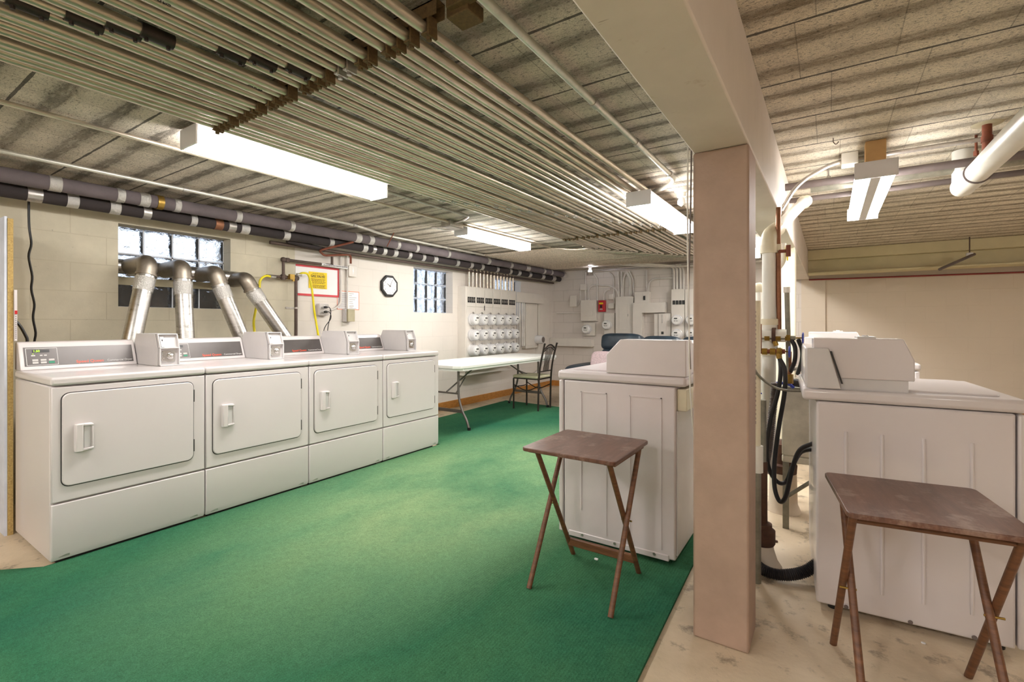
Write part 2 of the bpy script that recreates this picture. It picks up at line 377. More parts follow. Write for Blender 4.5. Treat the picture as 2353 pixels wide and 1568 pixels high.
# left wall with three openings
def wall_with_holes(y0, y1, holes, x0=-4.65, x1=XL):
    m = MB(); y = y0
    for (a, b, c, d) in holes:
        m.box(x0, x1, y, a, 0, ZC); m.box(x0, x1, a, b, 0, c); m.box(x0, x1, a, b, d, ZC); y = b
    m.box(x0, x1, y, y1, 0, ZC); return m
struct('wall_left', wall_with_holes(-2.2, 2.76, [(1.35, 2.15, 1.30, 1.92)]), M['wall_tan'])
struct('wall_left_far', wall_with_holes(2.76, YF+.25, [(4.38, 5.14, 1.32, 1.90), (6.12, 6.92, 1.32, 1.90)]), M['wall_white'])
struct('wall_far', MB().box(XL, -.33, YF, YF+.25, 0, ZC), M['wall_far'])
struct('wall_far_right', MB().box(-.33, XR+.2, YF, YF+.25, 0, ZC).box(-.33, -.04, YF-.03, YF, 0, 1.95), M['wall_cream'])
struct('wall_right', MB().box(XR, XR+.2, -2.2, YF, 0, ZC), M['wall_cream'])
struct('wall_back', MB().box(-4.9, XR+.2, -2.45, -2.2, 0, ZC), M['wall_far'])
struct('trim_1', MB().box(-.425, -.235, -2.2, YF, 1.81, ZC-.002), M['beam'], bevel=.006)
struct('trim_2', MB().box(-.425, -.235, 1.87, 2.06, 0, 1.81), M['column'], bevel=.008)
struct('trim_3', MB().box(-.425, -.235, 4.62, 4.81, 0, 1.81), M['column2'], bevel=.006)
struct('baseboard_left', MB().box(XL, XL+.018, 3.3, YF, 0.0, .1), M['baseboard'])
struct('baseboard_far', MB().box(XL+.018, -.425, YF-.018, YF, 0, .1), M['baseboard'])
struct('baseboard_right', MB().box(-.04, XR, YF-.018, YF, 0, .11), M['baseboard'])
# long painted steel beam under the far end of the right-hand bay
g = MB().box(-.235, XR, 7.55, 7.85, 2.03, ZC-.002).box(-.235, XR, 7.66, 7.74, 1.86, 2.03).box(-.235, XR, 7.55, 7.85, 1.84, 1.86)
struct('trim_4', g, M['steelbeam'], bevel=.003)

def glass_window(name, ys, zs, gx, cols, rows, size):
    w = bpy.data.objects.new(name, None); C.objects.link(w); w.location = (gx, (ys[0]+ys[1])/2, zs[0]); w['kind'] = 'structure'
    dy = (ys[1]-ys[0])/cols; dz = (zs[1]-zs[0])/rows
    gr = MB()
    for i in range(cols+1): gr.box(gx+.012, gx+.077, ys[0]+i*dy-.005, ys[0]+i*dy+.005, zs[0], zs[1])
    for j in range(rows+1): gr.box(gx+.012, gx+.077, ys[0], ys[1], zs[0]+j*dz-.005, zs[0]+j*dz+.005)
    build('mortar_grid', gr, M['mortar'], w, world=True)
    for i in range(cols):
        for j in range(rows):
            a = ys[0]+i*dy+.005; b = a+dy-.01; c = zs[0]+j*dz+.005; d = c+dz-.01
            m = MB(); m.prism(rrect(a, b, c, d, .012, 2), 'x', gx, gx+.08)
            build('glass_block', m, M['glass'], w, world=True, bevel=.004)
    return w
glass_window('window_1', (1.35, 2.15), (1.30, 1.92), -4.6, 4, 3, .2)
glass_window('window_2', (4.38, 5.14), (1.32, 1.90), -4.6, 4, 3, .19)
glass_window('window_3', (6.12, 6.92), (1.32, 1.90), -4.6, 4, 3, .19)

# earth bank outside the low windows
struct('trim_5', MB().prism([(-4.72, 0), (-4.72, 1.52), (-5.1, 1.60), (-6.0, 1.66), (-6.0, 0)], 'y', .2, 3.2), M['soil'])

# carpet
cp = [(-3.30, .50), (-3.12, .67), (-3.12, 3.46), (-4.0, 3.48), (-4.02, 4.6), (-4.08, 6.0), (-3.13, 5.93), (-1.9, 5.9), (-.62, 5.85), (-.56, 4.2), (-.545, 2.35), (-.52, 1.5), (-.50, -.9), (-4.0, -.9), (-3.6, .2)]
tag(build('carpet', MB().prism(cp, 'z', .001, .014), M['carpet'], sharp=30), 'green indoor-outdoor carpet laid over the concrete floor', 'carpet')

# ------------------------------------------------------------------ dryers
def make_dryer():
    """origin: middle of the footprint; front faces +x, row runs along y. 0.683 wide, 0.655 deep"""
    r = root('commercial_dryer', (0, 0, 0), '', 'dryer', 'coin dryers in the row along the left wall')
    F = .33; Bk = -.325; h = .3405
    body = MB().box(Bk, F-.025, -h+.002, h-.002, .022, .868)
    build('cabinet', body, M['enamel'], r, .006)
    build('lower_panel', MB().prism([(F-.024, .035), (F-.01, .022), (F, .05), (F, .298), (F-.024, .298)], 'y', -h+.002, h-.002), M['enamel'], r, .005)
    m = MB().prism([(F-.024, .306), (F, .306), (F, .864), (F-.024, .864)], 'y', -h+.002, h-.002)
    build('front_panel', m, M['enamel'], r, .005)
    build('top_lid', MB().box(Bk-.005, F+.006, -h, h, .871, .912), M['enamel'], r, .012, seg=3)
    build('door_gap', MB().prism(rrect(-h+.036, h-.062, .374, .836, .035), 'x', F-.001, F+.0012), M['gasket'], r)
    d = build('door', MB().prism(rrect(-h+.040, h-.066, .379, .832, .032), 'x', F-.004, F+.010), M['enamel'], r, .004)
    hy = -h+.082
    hd = MB()
    hd.prism(rrect(hy, hy+.074, .540, .676, .010, 3), 'x', F+.009, F+.016)
    hd.prism([(F+.012, hy), (F+.034, hy+.004), (F+.036, hy+.030), (F+.014, hy+.036)], 'z', .540, .676)
    hd.box(F+.012, F+.024, hy+.066, hy+.074, .545, .671); hd.prism([(hy+.03, .676), (hy+.074, .671), (hy+.074, .660), (hy+.03, .665)], 'x', F+.012, F+.026).prism([(hy+.03, .540), (hy+.074, .545), (hy+.074, .556), (hy+.03, .551)], 'x', F+.012, F+.026)
    hn = build('handle', hd, M['enamel'], d, .003)
    build('handle_recess', MB().box(F+.0162, F+.0172, hy+.038, hy+.064, .556, .660), M['coin'], hn)
    for z in (.46, .75): build('hinge', MB().box(F-.002, F+.008, h-.0665, h-.060, z-.035, z+.035), M['gasket'], d)
    for y in (-h+.05, h-.06): build('screw', MB().lathe([(.006, 0), (.006, .003), (.002, .005)], (F-.012, y, .036), 'x', 10).prism([(y-.02, .04), (y+.02, .052), (y+.02, .038)], 'x', F-.006, F-.001), M['silver'], r)
    build('plinth', MB().box(Bk+.03, F-.05, -h+.03, h-.03, 0, .024), M['gasket'], r)
    # console (leaning face) on the left part of the lid
    x0 = -.27; x1 = -.325+.001; cy0 = -h+.012; cy1 = -h+.545
    con = MB().prism([(x0+.004, .912), (x0, .922), (x0-.052, 1.054), (x0-.062, 1.066), (x0-.085, 1.070), (x0-.115, 1.064), (x0-.118, .912)], 'y', cy0, cy1)
    cn = build('console', con, M['enamel'], r, .006, seg=3)
    # local frame of the leaning face
    a = Vector((x0, 0, .922)); b = Vector((x0-.052, 0, 1.054)); up = (b-a).normalized(); nrm = Vector((up.z, 0, -up.x))
    def face(y, t, off=.0): return Vector((a.x, y, a.z))+up*t+nrm*off
    def plate(name, y0, y1, t0, t1, mat, off=.0, th=.0015, par=cn):
        q = MB(); P = [face(y0, t0, off), face(y1, t0, off), face(y1, t1, off), face(y0, t1, off)]; Q = [p+nrm*th for p in P]
        q.add(P+Q, [(0,3,2,1),(4,5,6,7),(0,1,5,4),(1,2,6,5),(2,3,7,6),(3,0,4,7)]); return build(name, q, mat, par)
    fp = plate('control_panel', cy0+.018, cy1-.018, .012, .124, M['panel'])
    def fm(y, t, off=.0017): return frame(face(y, t, off), (0, 1, 0), up)
    # control outline, display, buttons
    o = MB()
    for (ya, yb, ta, tb) in ((cy0+.026, cy0+.158, .116, .118), (cy0+.026, cy0+.158, .016, .018), (cy0+.026, cy0+.028, .016, .118), (cy0+.156, cy0+.158, .016, .118)):
        P = [face(ya, ta, .0016), face(yb, ta, .0016), face(yb, tb, .0016), face(ya, tb, .0016)]; Q = [p+nrm*.0008 for p in P]
        o.add(P+Q, [(0,3,2,1),(4,5,6,7),(0,1,5,4),(1,2,6,5),(2,3,7,6),(3,0,4,7)])
    build('control_outline', o, M['whiteprint'], fp)
    plate('display_window', cy0+.052, cy0+.124, .092, .108, M['black'], .0015, .001, fp)
    for i in range(3):
        for j in range(2):
            plate('button', cy0+.05+i*.034, cy0+.074+i*.034, .026+j*.015, .037+j*.015, M['green_btn'] if (i == 2 and j == 0) else M['btn'], .0015, .0015, fp)
    for i in range(3): plate('indicator_print', cy0+(.047, .083, .1)[i], cy0+(.064, .094, .112)[i], .071, .078, M['btn'], .0015, .0003, fp)
    text('red_lettering', 'Speed Queen', .0235, M['orange'], fp, fm(cy0+.236, .0265))
    text('red_lettering_copy', 'Speed Queen', .0235, M['orange'], fp, fm(cy0+.2366, .0269, .0016))  # same print again, slightly offset to thicken the strokes
    text('white_lettering', 'Commercial Dryer', .0165, M['whiteprint'], fp, fm(cy0+.382, .0265))
    # coin meter
    c0 = -h+.549; c1 = -h+.656; fx = .061
    cb = MB().prism([(x0-.13, .913), (fx-.022, .913), (fx-.022, 1.024), (fx-.06, 1.110), (x0-.03, 1.110)], 'y', c0, c1)
    # rim walls projecting in front of the recess
    for ya, yb in ((c0, c0+.005), (c1-.005, c1)):
        cb.prism([(fx-.03, .913), (fx, .913), (fx, 1.024), (fx-.036, 1.110), (fx-.068, 1.110), (fx-.03, 1.024)], 'y', ya, yb)
    cb.box(fx-.03, fx, c0, c1, .913, .918).box(fx-.03, fx, c0, c1, 1.020, 1.026).prism([(fx-.068, 1.110), (fx-.036, 1.110), (fx-.034, 1.105), (fx-.066, 1.105)], 'y', c0, c1)
    k = build('coin_meter', cb, M['coin'], r, .0015)
    yc = (c0+c1)/2
    build('coin_slot', MB().box(fx-.05, fx-.034, c0+.022, c0+.026, 1.045, 1.075).box(fx-.048, fx-.030, c0+.018, c0+.026, 1.03, 1.042), M['black'], k)
    build('slot_plate', MB().prism([(fx-.024, 1.030), (fx-.018, 1.030), (fx-.048, 1.095), (fx-.054, 1.095)], 'y', c0+.014, c0+.034), M['coin'], k)
    build('lock_plate', MB().prism(rrect(yc-.04, yc+.034, .936, 1.008, .014, 3), 'x', fx-.022, fx-.014), M['chrome'], k, .002)
    build('lock', MB().lathe([(.020, 0), (.018, .006), (.011, .008), (.011, .016), (.008, .018), (.002, .018)], (fx-.015, yc+.004, .972), 'x', 18), M['chrome'], k)
    return r, fp, fm, cy0
DRY_X = -3.435
dry, panel0, fm0, cy0 = make_dryer()
dlab = ['white coin dryer nearest the camera with a lit green price display', 'white coin dryer second along the row, between the lit one and the third',
        'white coin dryer third from the camera below the wall outlet', 'white coin dryer at the far end of the row beside the folding table']
for i in range(4):
    o = dry if i == 0 else copy_tree(dry)
    o.location = (DRY_X, .69+.3415+.6835*i, 0); o['label'] = dlab[i]
text('lit_digits', '1.50', .0165, M['led'], panel0, fm0(cy0+.056, .1, .0027))
build('indicator_light', MB().superbox(tuple(fm0(cy0+.055, .084, .002).translation), (.002, .002, .002), 1), M['led'], panel0)

# ------------------------------------------------------------------ dryer exhaust ducts
elb = [(1.44, 1.63, 1.18), (1.66, 1.62, 1.72), (1.90, 1.60, 2.22), (2.14, 1.57, 2.72)]  # y of elbow, z of elbow, y at the bottom
man = root('exhaust_manifold', (-4.2, 1.75, 1.55), 'horizontal silver exhaust duct across the glass block window', 'duct')
build('duct_run', MB().tube([(-4.50, 1.355, 1.61), (-4.44, 1.7, 1.60), (-4.34, 2.12, 1.575), (-4.31, 2.24, 1.57)], .056, 24), M['duct'], man, world=True)
for y, x in ((1.46, -4.484), (1.58, -4.462), (1.78, -4.421), (2.02, -4.366)): build('foil_wrap', MB().tube([(x-.005, y-.035, 1.598), (x+.005, y+.025, 1.597)], .059, 24), M['foil'], man, world=True)
build('backing_plate', MB().box(-4.50, -4.49, 1.355, 2.145, 1.47, 1.53), M['olive'], man, world=True)
dl = ['silver exhaust duct leaning left, first from the left wall cord', 'silver exhaust duct nearly upright, second from the left', 'silver exhaust duct slanting right, third from the left', 'silver exhaust duct slanting furthest right beside the yellow hose']
for i, (ye, ze, yb) in enumerate(elb):
    A = Vector((-4.12, ye+.0, ze-.035)); yb2 = {0: 1.19, 1: 1.63, 2: 2.21, 3: 2.73}[i]; B = Vector((-3.93, yb2, .55))
    r = root('exhaust_duct', (B.x, B.y, .55), dl[i], 'duct', 'dryer exhaust ducts')
    d = (A-B).normalized()
    build('pipe', MB().tube([B, A-d*.07], .058, 28), M['duct'], r, world=True)
    tp = Vector((-4.50+.24*(ye-1.44), ye+.0, ze-.02))
    build('elbow', MB().tube(fillet([A-d*.08, A+Vector((0, 0, .02)), tp], .07, 8), .060, 26), M['elbow'], r, world=True)
    build('foil_tape', MB().tube([A-d*.20, A-d*.16, A-d*.10], [.0605, .062, .0635], 26), M['foil'], r, world=True)
    for t in (.03,): build('seam_ring', MB().tube([A-d*(.09-t*.3), A-d*(.075-t*.3)], .0655, 26), M['elbow'], r, world=True)

# ------------------------------------------------------------------ washers
def make_washer(right):
    """origin: middle of the footprint; as built the front faces -x and the console is at +x; right=True mirrors it. 0.66 wide along y"""
    r = root('coin_washer', (0, 0, 0), '', 'washer', 'top load coin washers')
    F = -.32; Bk = .30; h = .33; en = M['enamel'] if right else M['enamel_old']
    def b(name, mb, mat, bevel=0, par=None, seg=2):
        return build(name, mb.mir() if right else mb, mat, par or r, bevel, seg=seg)
    b('cabinet', MB().box(F+.03, Bk, -h+.004, h-.004, .03, .855), en, .008)
    rb = MB()
    if right:
        for x in (.20, .085, -.04, -.175):
            rb.tube([(x, -h+.0045, .12), (x, -h+.0015, .17), (x, -h+.0015, .68), (x, -h+.0045, .74)], .006, 8)
    else:
        for (a, c, e) in ((-.19, -.045, .17), (.075, .235, .07)):
            for q in ((a, a+.005, e, .80), (c-.005, c, .07, .80), (a, c, .795, .80)): rb.box(q[0], q[1], -h+.0005, -h+.004, q[2], q[3])
    b('pressed_rib', rb, en)
    b('front_panel', MB().box(F, F+.026, -h, h, .035, .853), en, .007)
    if not right: b('base_rail', MB().box(F+.06, Bk-.03, -h-.001, h+.001, .022, .052), en, .004)
    for x in (-.18, .0, .2): b('screw', MB().lathe([(.008, 0), (.007, .003)], (x, -h-.0005, .042), '-y', 10), M['silver'] if not right else M['darkpipe'])
    for x in (F+.06, Bk-.06):
        for y in (-h+.06, h-.06): b('foot', MB().cyl((x, y, 0), (x, y, .032), .018, 14), M['black'])
    b('top_lid', MB().box(F-.006, Bk+.05, -h-.004, h+.004, .858, .905), en, .014, seg=3)
    b('loading_door', MB().prism(rrect(F+.05, .15, -.27, .27, .03), 'z', .903, .912), en, .003)
    if right:
        b('coin_meter', MB().prism([(.31, .95), (-.018, .95), (-.018, 1.03), (.016, 1.112), (.31, 1.112)], 'y', -h+.022, -h+.135), en, .004)
        b('coin_meter_base', MB().box(.30, .0, -h+.03, -h+.13, .905, .951), M['coin'])
        b('console_end', MB().prism([(.335, .908), (.216, .908), (.258, 1.072), (.335, 1.072)], 'y', -h-.002, -h+.020), M['coin'], .004)
        b('console_trim', MB().prism([(.2155, .93), (.2095, .93), (.247, 1.06), (.253, 1.06)], 'y', -h+.002, -h+.016), M['black'])
        b('console', MB().prism([(.335, .906), (.215, .906), (.256, 1.066), (.335, 1.066)], 'y', -h+.136, h), en, .006)
        b('meter_latch', MB().box(.10, .16, -h+.03, -h+.12, 1.112, 1.120).lathe([(.012, 0), (.010, .005)], (.13, -h+.07, 1.12), 'z', 12), M['coin'])
    else:
        cm = b('coin_meter', MB().prism([(-.046, .906), (.35, .906), (.35, 1.078), (.029, 1.078), (-.046, 1.0)], 'y', -h-.002, -h+.112), en, .004)
        b('console', MB().prism([(.14, .906), (.33, .906), (.33, 1.06), (.20, 1.06)], 'y', -h+.12, h), en, .006)
        b('meter_latch', MB().box(.28, .30, -h+.02, -h+.03, 1.0775, 1.0795), M['black'])
        b('rear_housing', MB().box(.3005, .345, -.3, .3, .74, .845), M['pvc_cream'], .004)
        b('rear_panel', MB().box(.3005, .306, -h+.02, h-.02, .05, .74), M['coin'])
    return r
wa = make_washer(False)
wa.location = (-.905, 2.312+.33, .0145); wa['label'] = 'white top load washer on the carpet edge behind the left tray table'
wb = make_washer(True); wb['label'] = 'white top load washer on bare concrete behind the right tray table'
wb.location = (.234, 2.325+.345, 0); wb.rotation_euler = (0, 0, math.radians(4))
wc = copy_tree(wb); wc.location = (.185, 4.15+.335, 0); wc.rotation_euler = (0, 0, 0)
wc['label'] = 'white washer further back, only its top corner showing beyond the right washer'

# ------------------------------------------------------------------ folding tray tables
def make_tray():
    r = root('tray_table', (0, 0, 0), '', 'tray table', 'folding wooden tray tables')
    build('tabletop', MB().prism(rrect(-.213, .213, -.216, .216, .022, 5), 'z', .604, .620), M['tray'], r, .003)
    r0 = .0115
    for sx in (-1, 1):
        xo = sx*.188; xi = sx*.168
        far = build('leg', MB().tube([(xi, -.155, .598), (xi, .205, .0)], r0, 14), M['tray_leg'], r)   # top near, foot far
        build('leg', MB().tube([(xo, .155, .598), (xo, -.19, .0)], r0, 14), M['tray_leg'], r)
        build('pivot_bolt', MB().cyl((xi-sx*.013, .018, .31), (xo+sx*.0135, .018, .31), .0035, 10), M['brass'], r)
        build('cleat', MB().box(xi-.014, xo+.014, -.175, .175, .590, .604) if sx > 0 else MB().box(xo-.014, xi+.014, -.175, .175, .590, .604), M['tray_leg'], r, .002)
    t = .86; y = -.155+.36*t; z = .598*(1-t)
    build('stretcher', MB().box(-.168, .168, y-.009, y+.009, z-.019, z+.019), M['tray_leg'], r, .004)
    t = .06; build('top_rail', MB().tube([(-.188, .138, .575), (.188, .138, .575)], .008, 12), M['tray_leg'], r)
    build('latch', MB().box(-.02, .02, -.165, -.13, .588, .604), M['tray_leg'], r, .003)
    return r
t1 = make_tray(); t1.location = (-.905, 1.975, .014); t1['label'] = 'brown folding tray table with worn scuffed top standing on the green carpet'
t2 = copy_tree(t1); t2.location = (.226, 1.945, 0); t2.rotation_euler = (0, 0, PI+math.radians(8)); t2['label'] = 'brown folding tray table on the bare floor in front of the right washer'

# ------------------------------------------------------------------ folding table and chair
r = root('folding_table', (-3.58, 4.95, .0), 'long white plastic folding table with grey steel legs beside the meters', 'table')
x0, x1, y0, y1 = -3.96, -3.2, 3.84, 6.06; q = .09
top = build('tabletop', MB().prism([(x0+q, y0), (x1-q, y0), (x1-.02, y0+.05), (x1, y0+q+.03), (x1, y1-q), (x1-q, y1), (x0+q, y1), (x0, y1-q), (x0, y0+q)], 'z', .695, .732), M['table'], r, .008, world=True, seg=3)
build('edge_lip', MB().prism([(x0+q+.02, y0+.02), (x1-q-.02, y0+.02), (x1-.02, y0+q), (x1-.02, y1-q), (x1-q, y1-.02), (x0+q, y1-.02), (x0+.02, y1-q), (x0+.02, y0+q)], 'z', .672, .696), M['table'], r, world=True)
for (yy, sd) in ((4.08, 1), (5.82, -1)):
    for sx in (-1, 1):
        xc = -3.58+sx*.17
        build('leg', MB().tube(fillet([(xc, yy, .672), (xc, yy, .36), (xc+sx*.06, yy, .20), (xc+sx*.12, yy, .12), (xc+sx*.15, yy, .016)], .12, 5), .0135, 12), M['table_leg'], r, world=True)
        build('rubber_foot', MB().cyl((-3.58+sx*.32, yy, .014), (-3.58+sx*.32, yy, .045), .018, 12), M['black'], r, world=True)
    build('cross_bar', MB().tube([(-3.75, yy, .40), (-3.41, yy, .40)], .010, 10), M['table_leg'], r, world=True)
    build('lower_bar', MB().box(-3.80, -3.36, yy-.006, yy+.006, .19, .225), M['table_leg'], r, world=True)
    build('brace', MB().tube([(-3.58, yy, .41), (-3.58, yy+sd*.58, .680)], .009, 10).tube([(-3.44, yy, .41), (-3.56, yy+sd*.3, .54)], .007, 8), M['table_leg'], r, world=True)

r = root('dining_chair', (-3.40, 5.65, .014), 'dark metal chair with slatted back and beige seat tucked under the folding table', 'chair')
fr = []
seat = MB().prism(rrect(-.22, .19, -.19, .19, .05), 'z', .425, .462)
build('seat', seat, M['seat'], r, .014, seg=3)
build('seat_frame', MB().prism(rrect(-.215, .20, -.185, .185, .04), 'z', .412, .426), M['chair'], r)
def post(sy): return fillet([(.185, sy*.165, 0), (.195, sy*.165, .44), (.225, sy*.16, .66), (.285, sy*.168, .885)], .2, 6)
for sy in (-1, 1):
    build('rear_post', MB().tube(post(sy), .0125, 12), M['chair'], r)
    build('leg', MB().tube([(-.20, sy*.17, 0), (-.20, sy*.17, .415)], .0115, 12), M['chair'], r)
    build('stretcher', MB().tube(fillet([(-.20, sy*.17, .33), (0, sy*.15, .24), (.19, sy*.165, .33)], .2, 6), .007, 8), M['chair'], r)
    build('finial', MB().superbox((.288, sy*.168, .892), (.015, .015, .011), 1), M['chair'], r)
build('top_rail', MB().tube(fillet([(.268, -.165, .81), (.283, 0, .90), (.268, .165, .81)], .3, 8), .010, 10).tube(fillet([(.262, -.165, .78), (.276, 0, .865), (.262, .165, .78)], .3, 8), .007, 10), M['chair'], r)
build('lower_rail', MB().tube([(.205, -.163, .52), (.205, .163, .52)], .008, 10), M['chair'], r)
for k in range(5):
    y = -.085+k*.0425
    build('slat', MB().tube(spline([(.205, y*.75, .52), (.228, y*.72, .66), (.272, y*1.05, .835)], 5), .0055, 8), M['chair'], r)
build('front_stretcher', MB().tube(fillet([(-.20, -.17, .30), (-.14, 0, .30), (-.20, .17, .30)], .2, 6), .007, 8), M['chair'], r)

# ------------------------------------------------------------------ sofa and cushion
r = root('recliner_sofa', (-1.9, 6.4, 0), 'dark blue leather recliner sofa with three padded backs, behind the left washer', 'sofa')
for i, (xa, xb) in enumerate(((-2.84, -2.22), (-2.21, -1.68), (-1.67, -1.10))):
    cx = (xa+xb)/2; w = (xb-xa)/2; tp = 1.015 if i == 0 else .985
    rt = Matrix.Rotation(math.radians(-10), 3, 'X')
    build('back_cushion', MB().superbox((cx, 6.78, tp-.12), (w, .15, .13), .45, rot=rt).superbox((cx, 6.74, .63), (w*.99, .13, .18), .4, rot=rt), M['leather'], r, world=True)
    build('seat_cushion', MB().superbox((cx, 6.32, .42), (w, .40, .11), .4), M['leather'], r, world=True)
for x in (-2.93, -1.0):
    build('armrest', MB().superbox((x, 6.32, .52), (.12, .50, .085), .55).superbox((x, 6.34, .28), (.10, .45, .25), .3), M['leather'], r, world=True)
build('base', MB().box(-2.85, -1.08, 6.0, 6.95, .04, .34), M['leather'], r, .03, world=True)
build('back_frame', MB().prism([(6.80, .1), (6.98, .1), (7.06, .90), (6.90, .93)], 'x', -2.86, -1.06), M['leather'], r, .03, world=True)
for x in (-2.8, -1.12):
    for y in (6.05, 6.9): build('foot', MB().cyl((x, y, 0), (x, y, .05), .025, 12), M['black'], r, world=True)
tag(build('throw_pillow', MB().superbox((-2.62, 6.30, .655), (.19, .085, .13), .5, rot=Matrix.Rotation(math.radians(-18), 3, 'X')), M['pink']), 'pale pink plush pillow on the blue sofa seat', 'pillow')

# ------------------------------------------------------------------ fluorescent fixtures
def make_fixture():
    """origin: centre of the fixture's top; 1.22 long on y, lens below"""
    r = root('fluorescent_fixture', (0, 0, 0), '', 'ceiling light', 'wraparound fluorescent fixtures')
    build('housing', MB().box(-.075, .075, -.60, .60, -.045, 0), M['fixture'], r, .002)
    build('lens', MB().prism([(-.082, -.035), (-.082, -.085), (-.066, -.098), (.066, -.098), (.082, -.085), (.082, -.035)], 'y', -.600, .600), M['lens'], r)
    for s_ in (-1, 1): build('end_cap', MB().box(-.086, .086, s_*.600, s_*.610, -.101, -.002), M['fixture'], r, .002)
    return r
fx = make_fixture()
spots = [(-2.66, 1.705, 'wraparound fluorescent light nearest the camera beside the conduit rack'), (-3.08, 4.33, 'wraparound fluorescent light furthest along the left side near the junction box'),
         (-1.072, 3.77, 'wraparound fluorescent light mounted under the conduits beside the column'), (-2.66, -.9, 'added unseen fluorescent fill light behind the camera on the left side'), (-.75, -1.3, 'added unseen fluorescent fill light behind the camera near the beam'), (1.8, -1.0, 'added unseen fluorescent fill light behind the camera in the right bay'),
         (2.9, 4.6, 'added unseen fluorescent fill light in the right bay beyond the picture edge'), (-.85, 6.6, 'added unseen fluorescent fill light behind the front column over the sofa')]  # last five spots are unseen fixtures added to brighten the room
for i, (x, y, lb) in enumerate(spots):
    o = fx if i == 0 else copy_tree(fx)
    o.location = (x, y, ZC if i != 2 else 2.071); o['label'] = lb
fx.location.z = 2.155
r = root('bare_tube_fixture', (.205, 3.74, 2.02), 'two-tube fluorescent strip hanging from a wood block in the right bay', 'ceiling light')
build('housing', MB().box(.125, .285, 3.13, 4.35, 1.975, 2.02), M['fixture'], r, .002, world=True)
for x in (.150, .260): build('lit_tube_lens', MB().prism([(x-.032, 1.976), (x-.030, 1.950), (x-.014, 1.937), (x+.014, 1.937), (x+.030, 1.950), (x+.032, 1.976)], 'y', 3.14, 4.34), M['lens'], r, world=True)
for y in (3.125, 4.345): build('end_cap', MB().box(.113, .297, y-.005, y+.005, 1.934, 2.022), M['fixture'], r, .002, world=True)
build('spine', MB().box(.183, .227, 3.14, 4.34, 1.936, 1.976), M['coin'], r, world=True)
tag(build('wood_block', MB().box(.165, .255, 3.22, 3.30, 2.021, ZC-.001), M['woodblock'], bevel=.002), 'raw wood block holding the two-tube light to the ceiling', 'block')
r = root('bulb_lamp', (-3.3, 7.33, ZC-.2), 'small bright bulb in a porcelain socket near the far wall', 'lamp')
build('socket', MB().lathe([(.065, 0), (.065, .012), (.03, .03), (.028, .06)], (-3.3, 7.33, ZC-.001), '-z'), M['fixture'], r, world=True)
build('bulb', MB().lathe([(.014, 0), (.016, .02), (.032, .055), (.030, .085), (.002, .105)], (-3.3, 7.33, ZC-.06), '-z'), M['bulb'], r, world=True)
build('wire_guard', MB().lathe([(.045, 0), (.055, .05), (.060, .052)], (-3.3, 7.33, ZC-.13), '-z'), M['silver'], r, world=True)

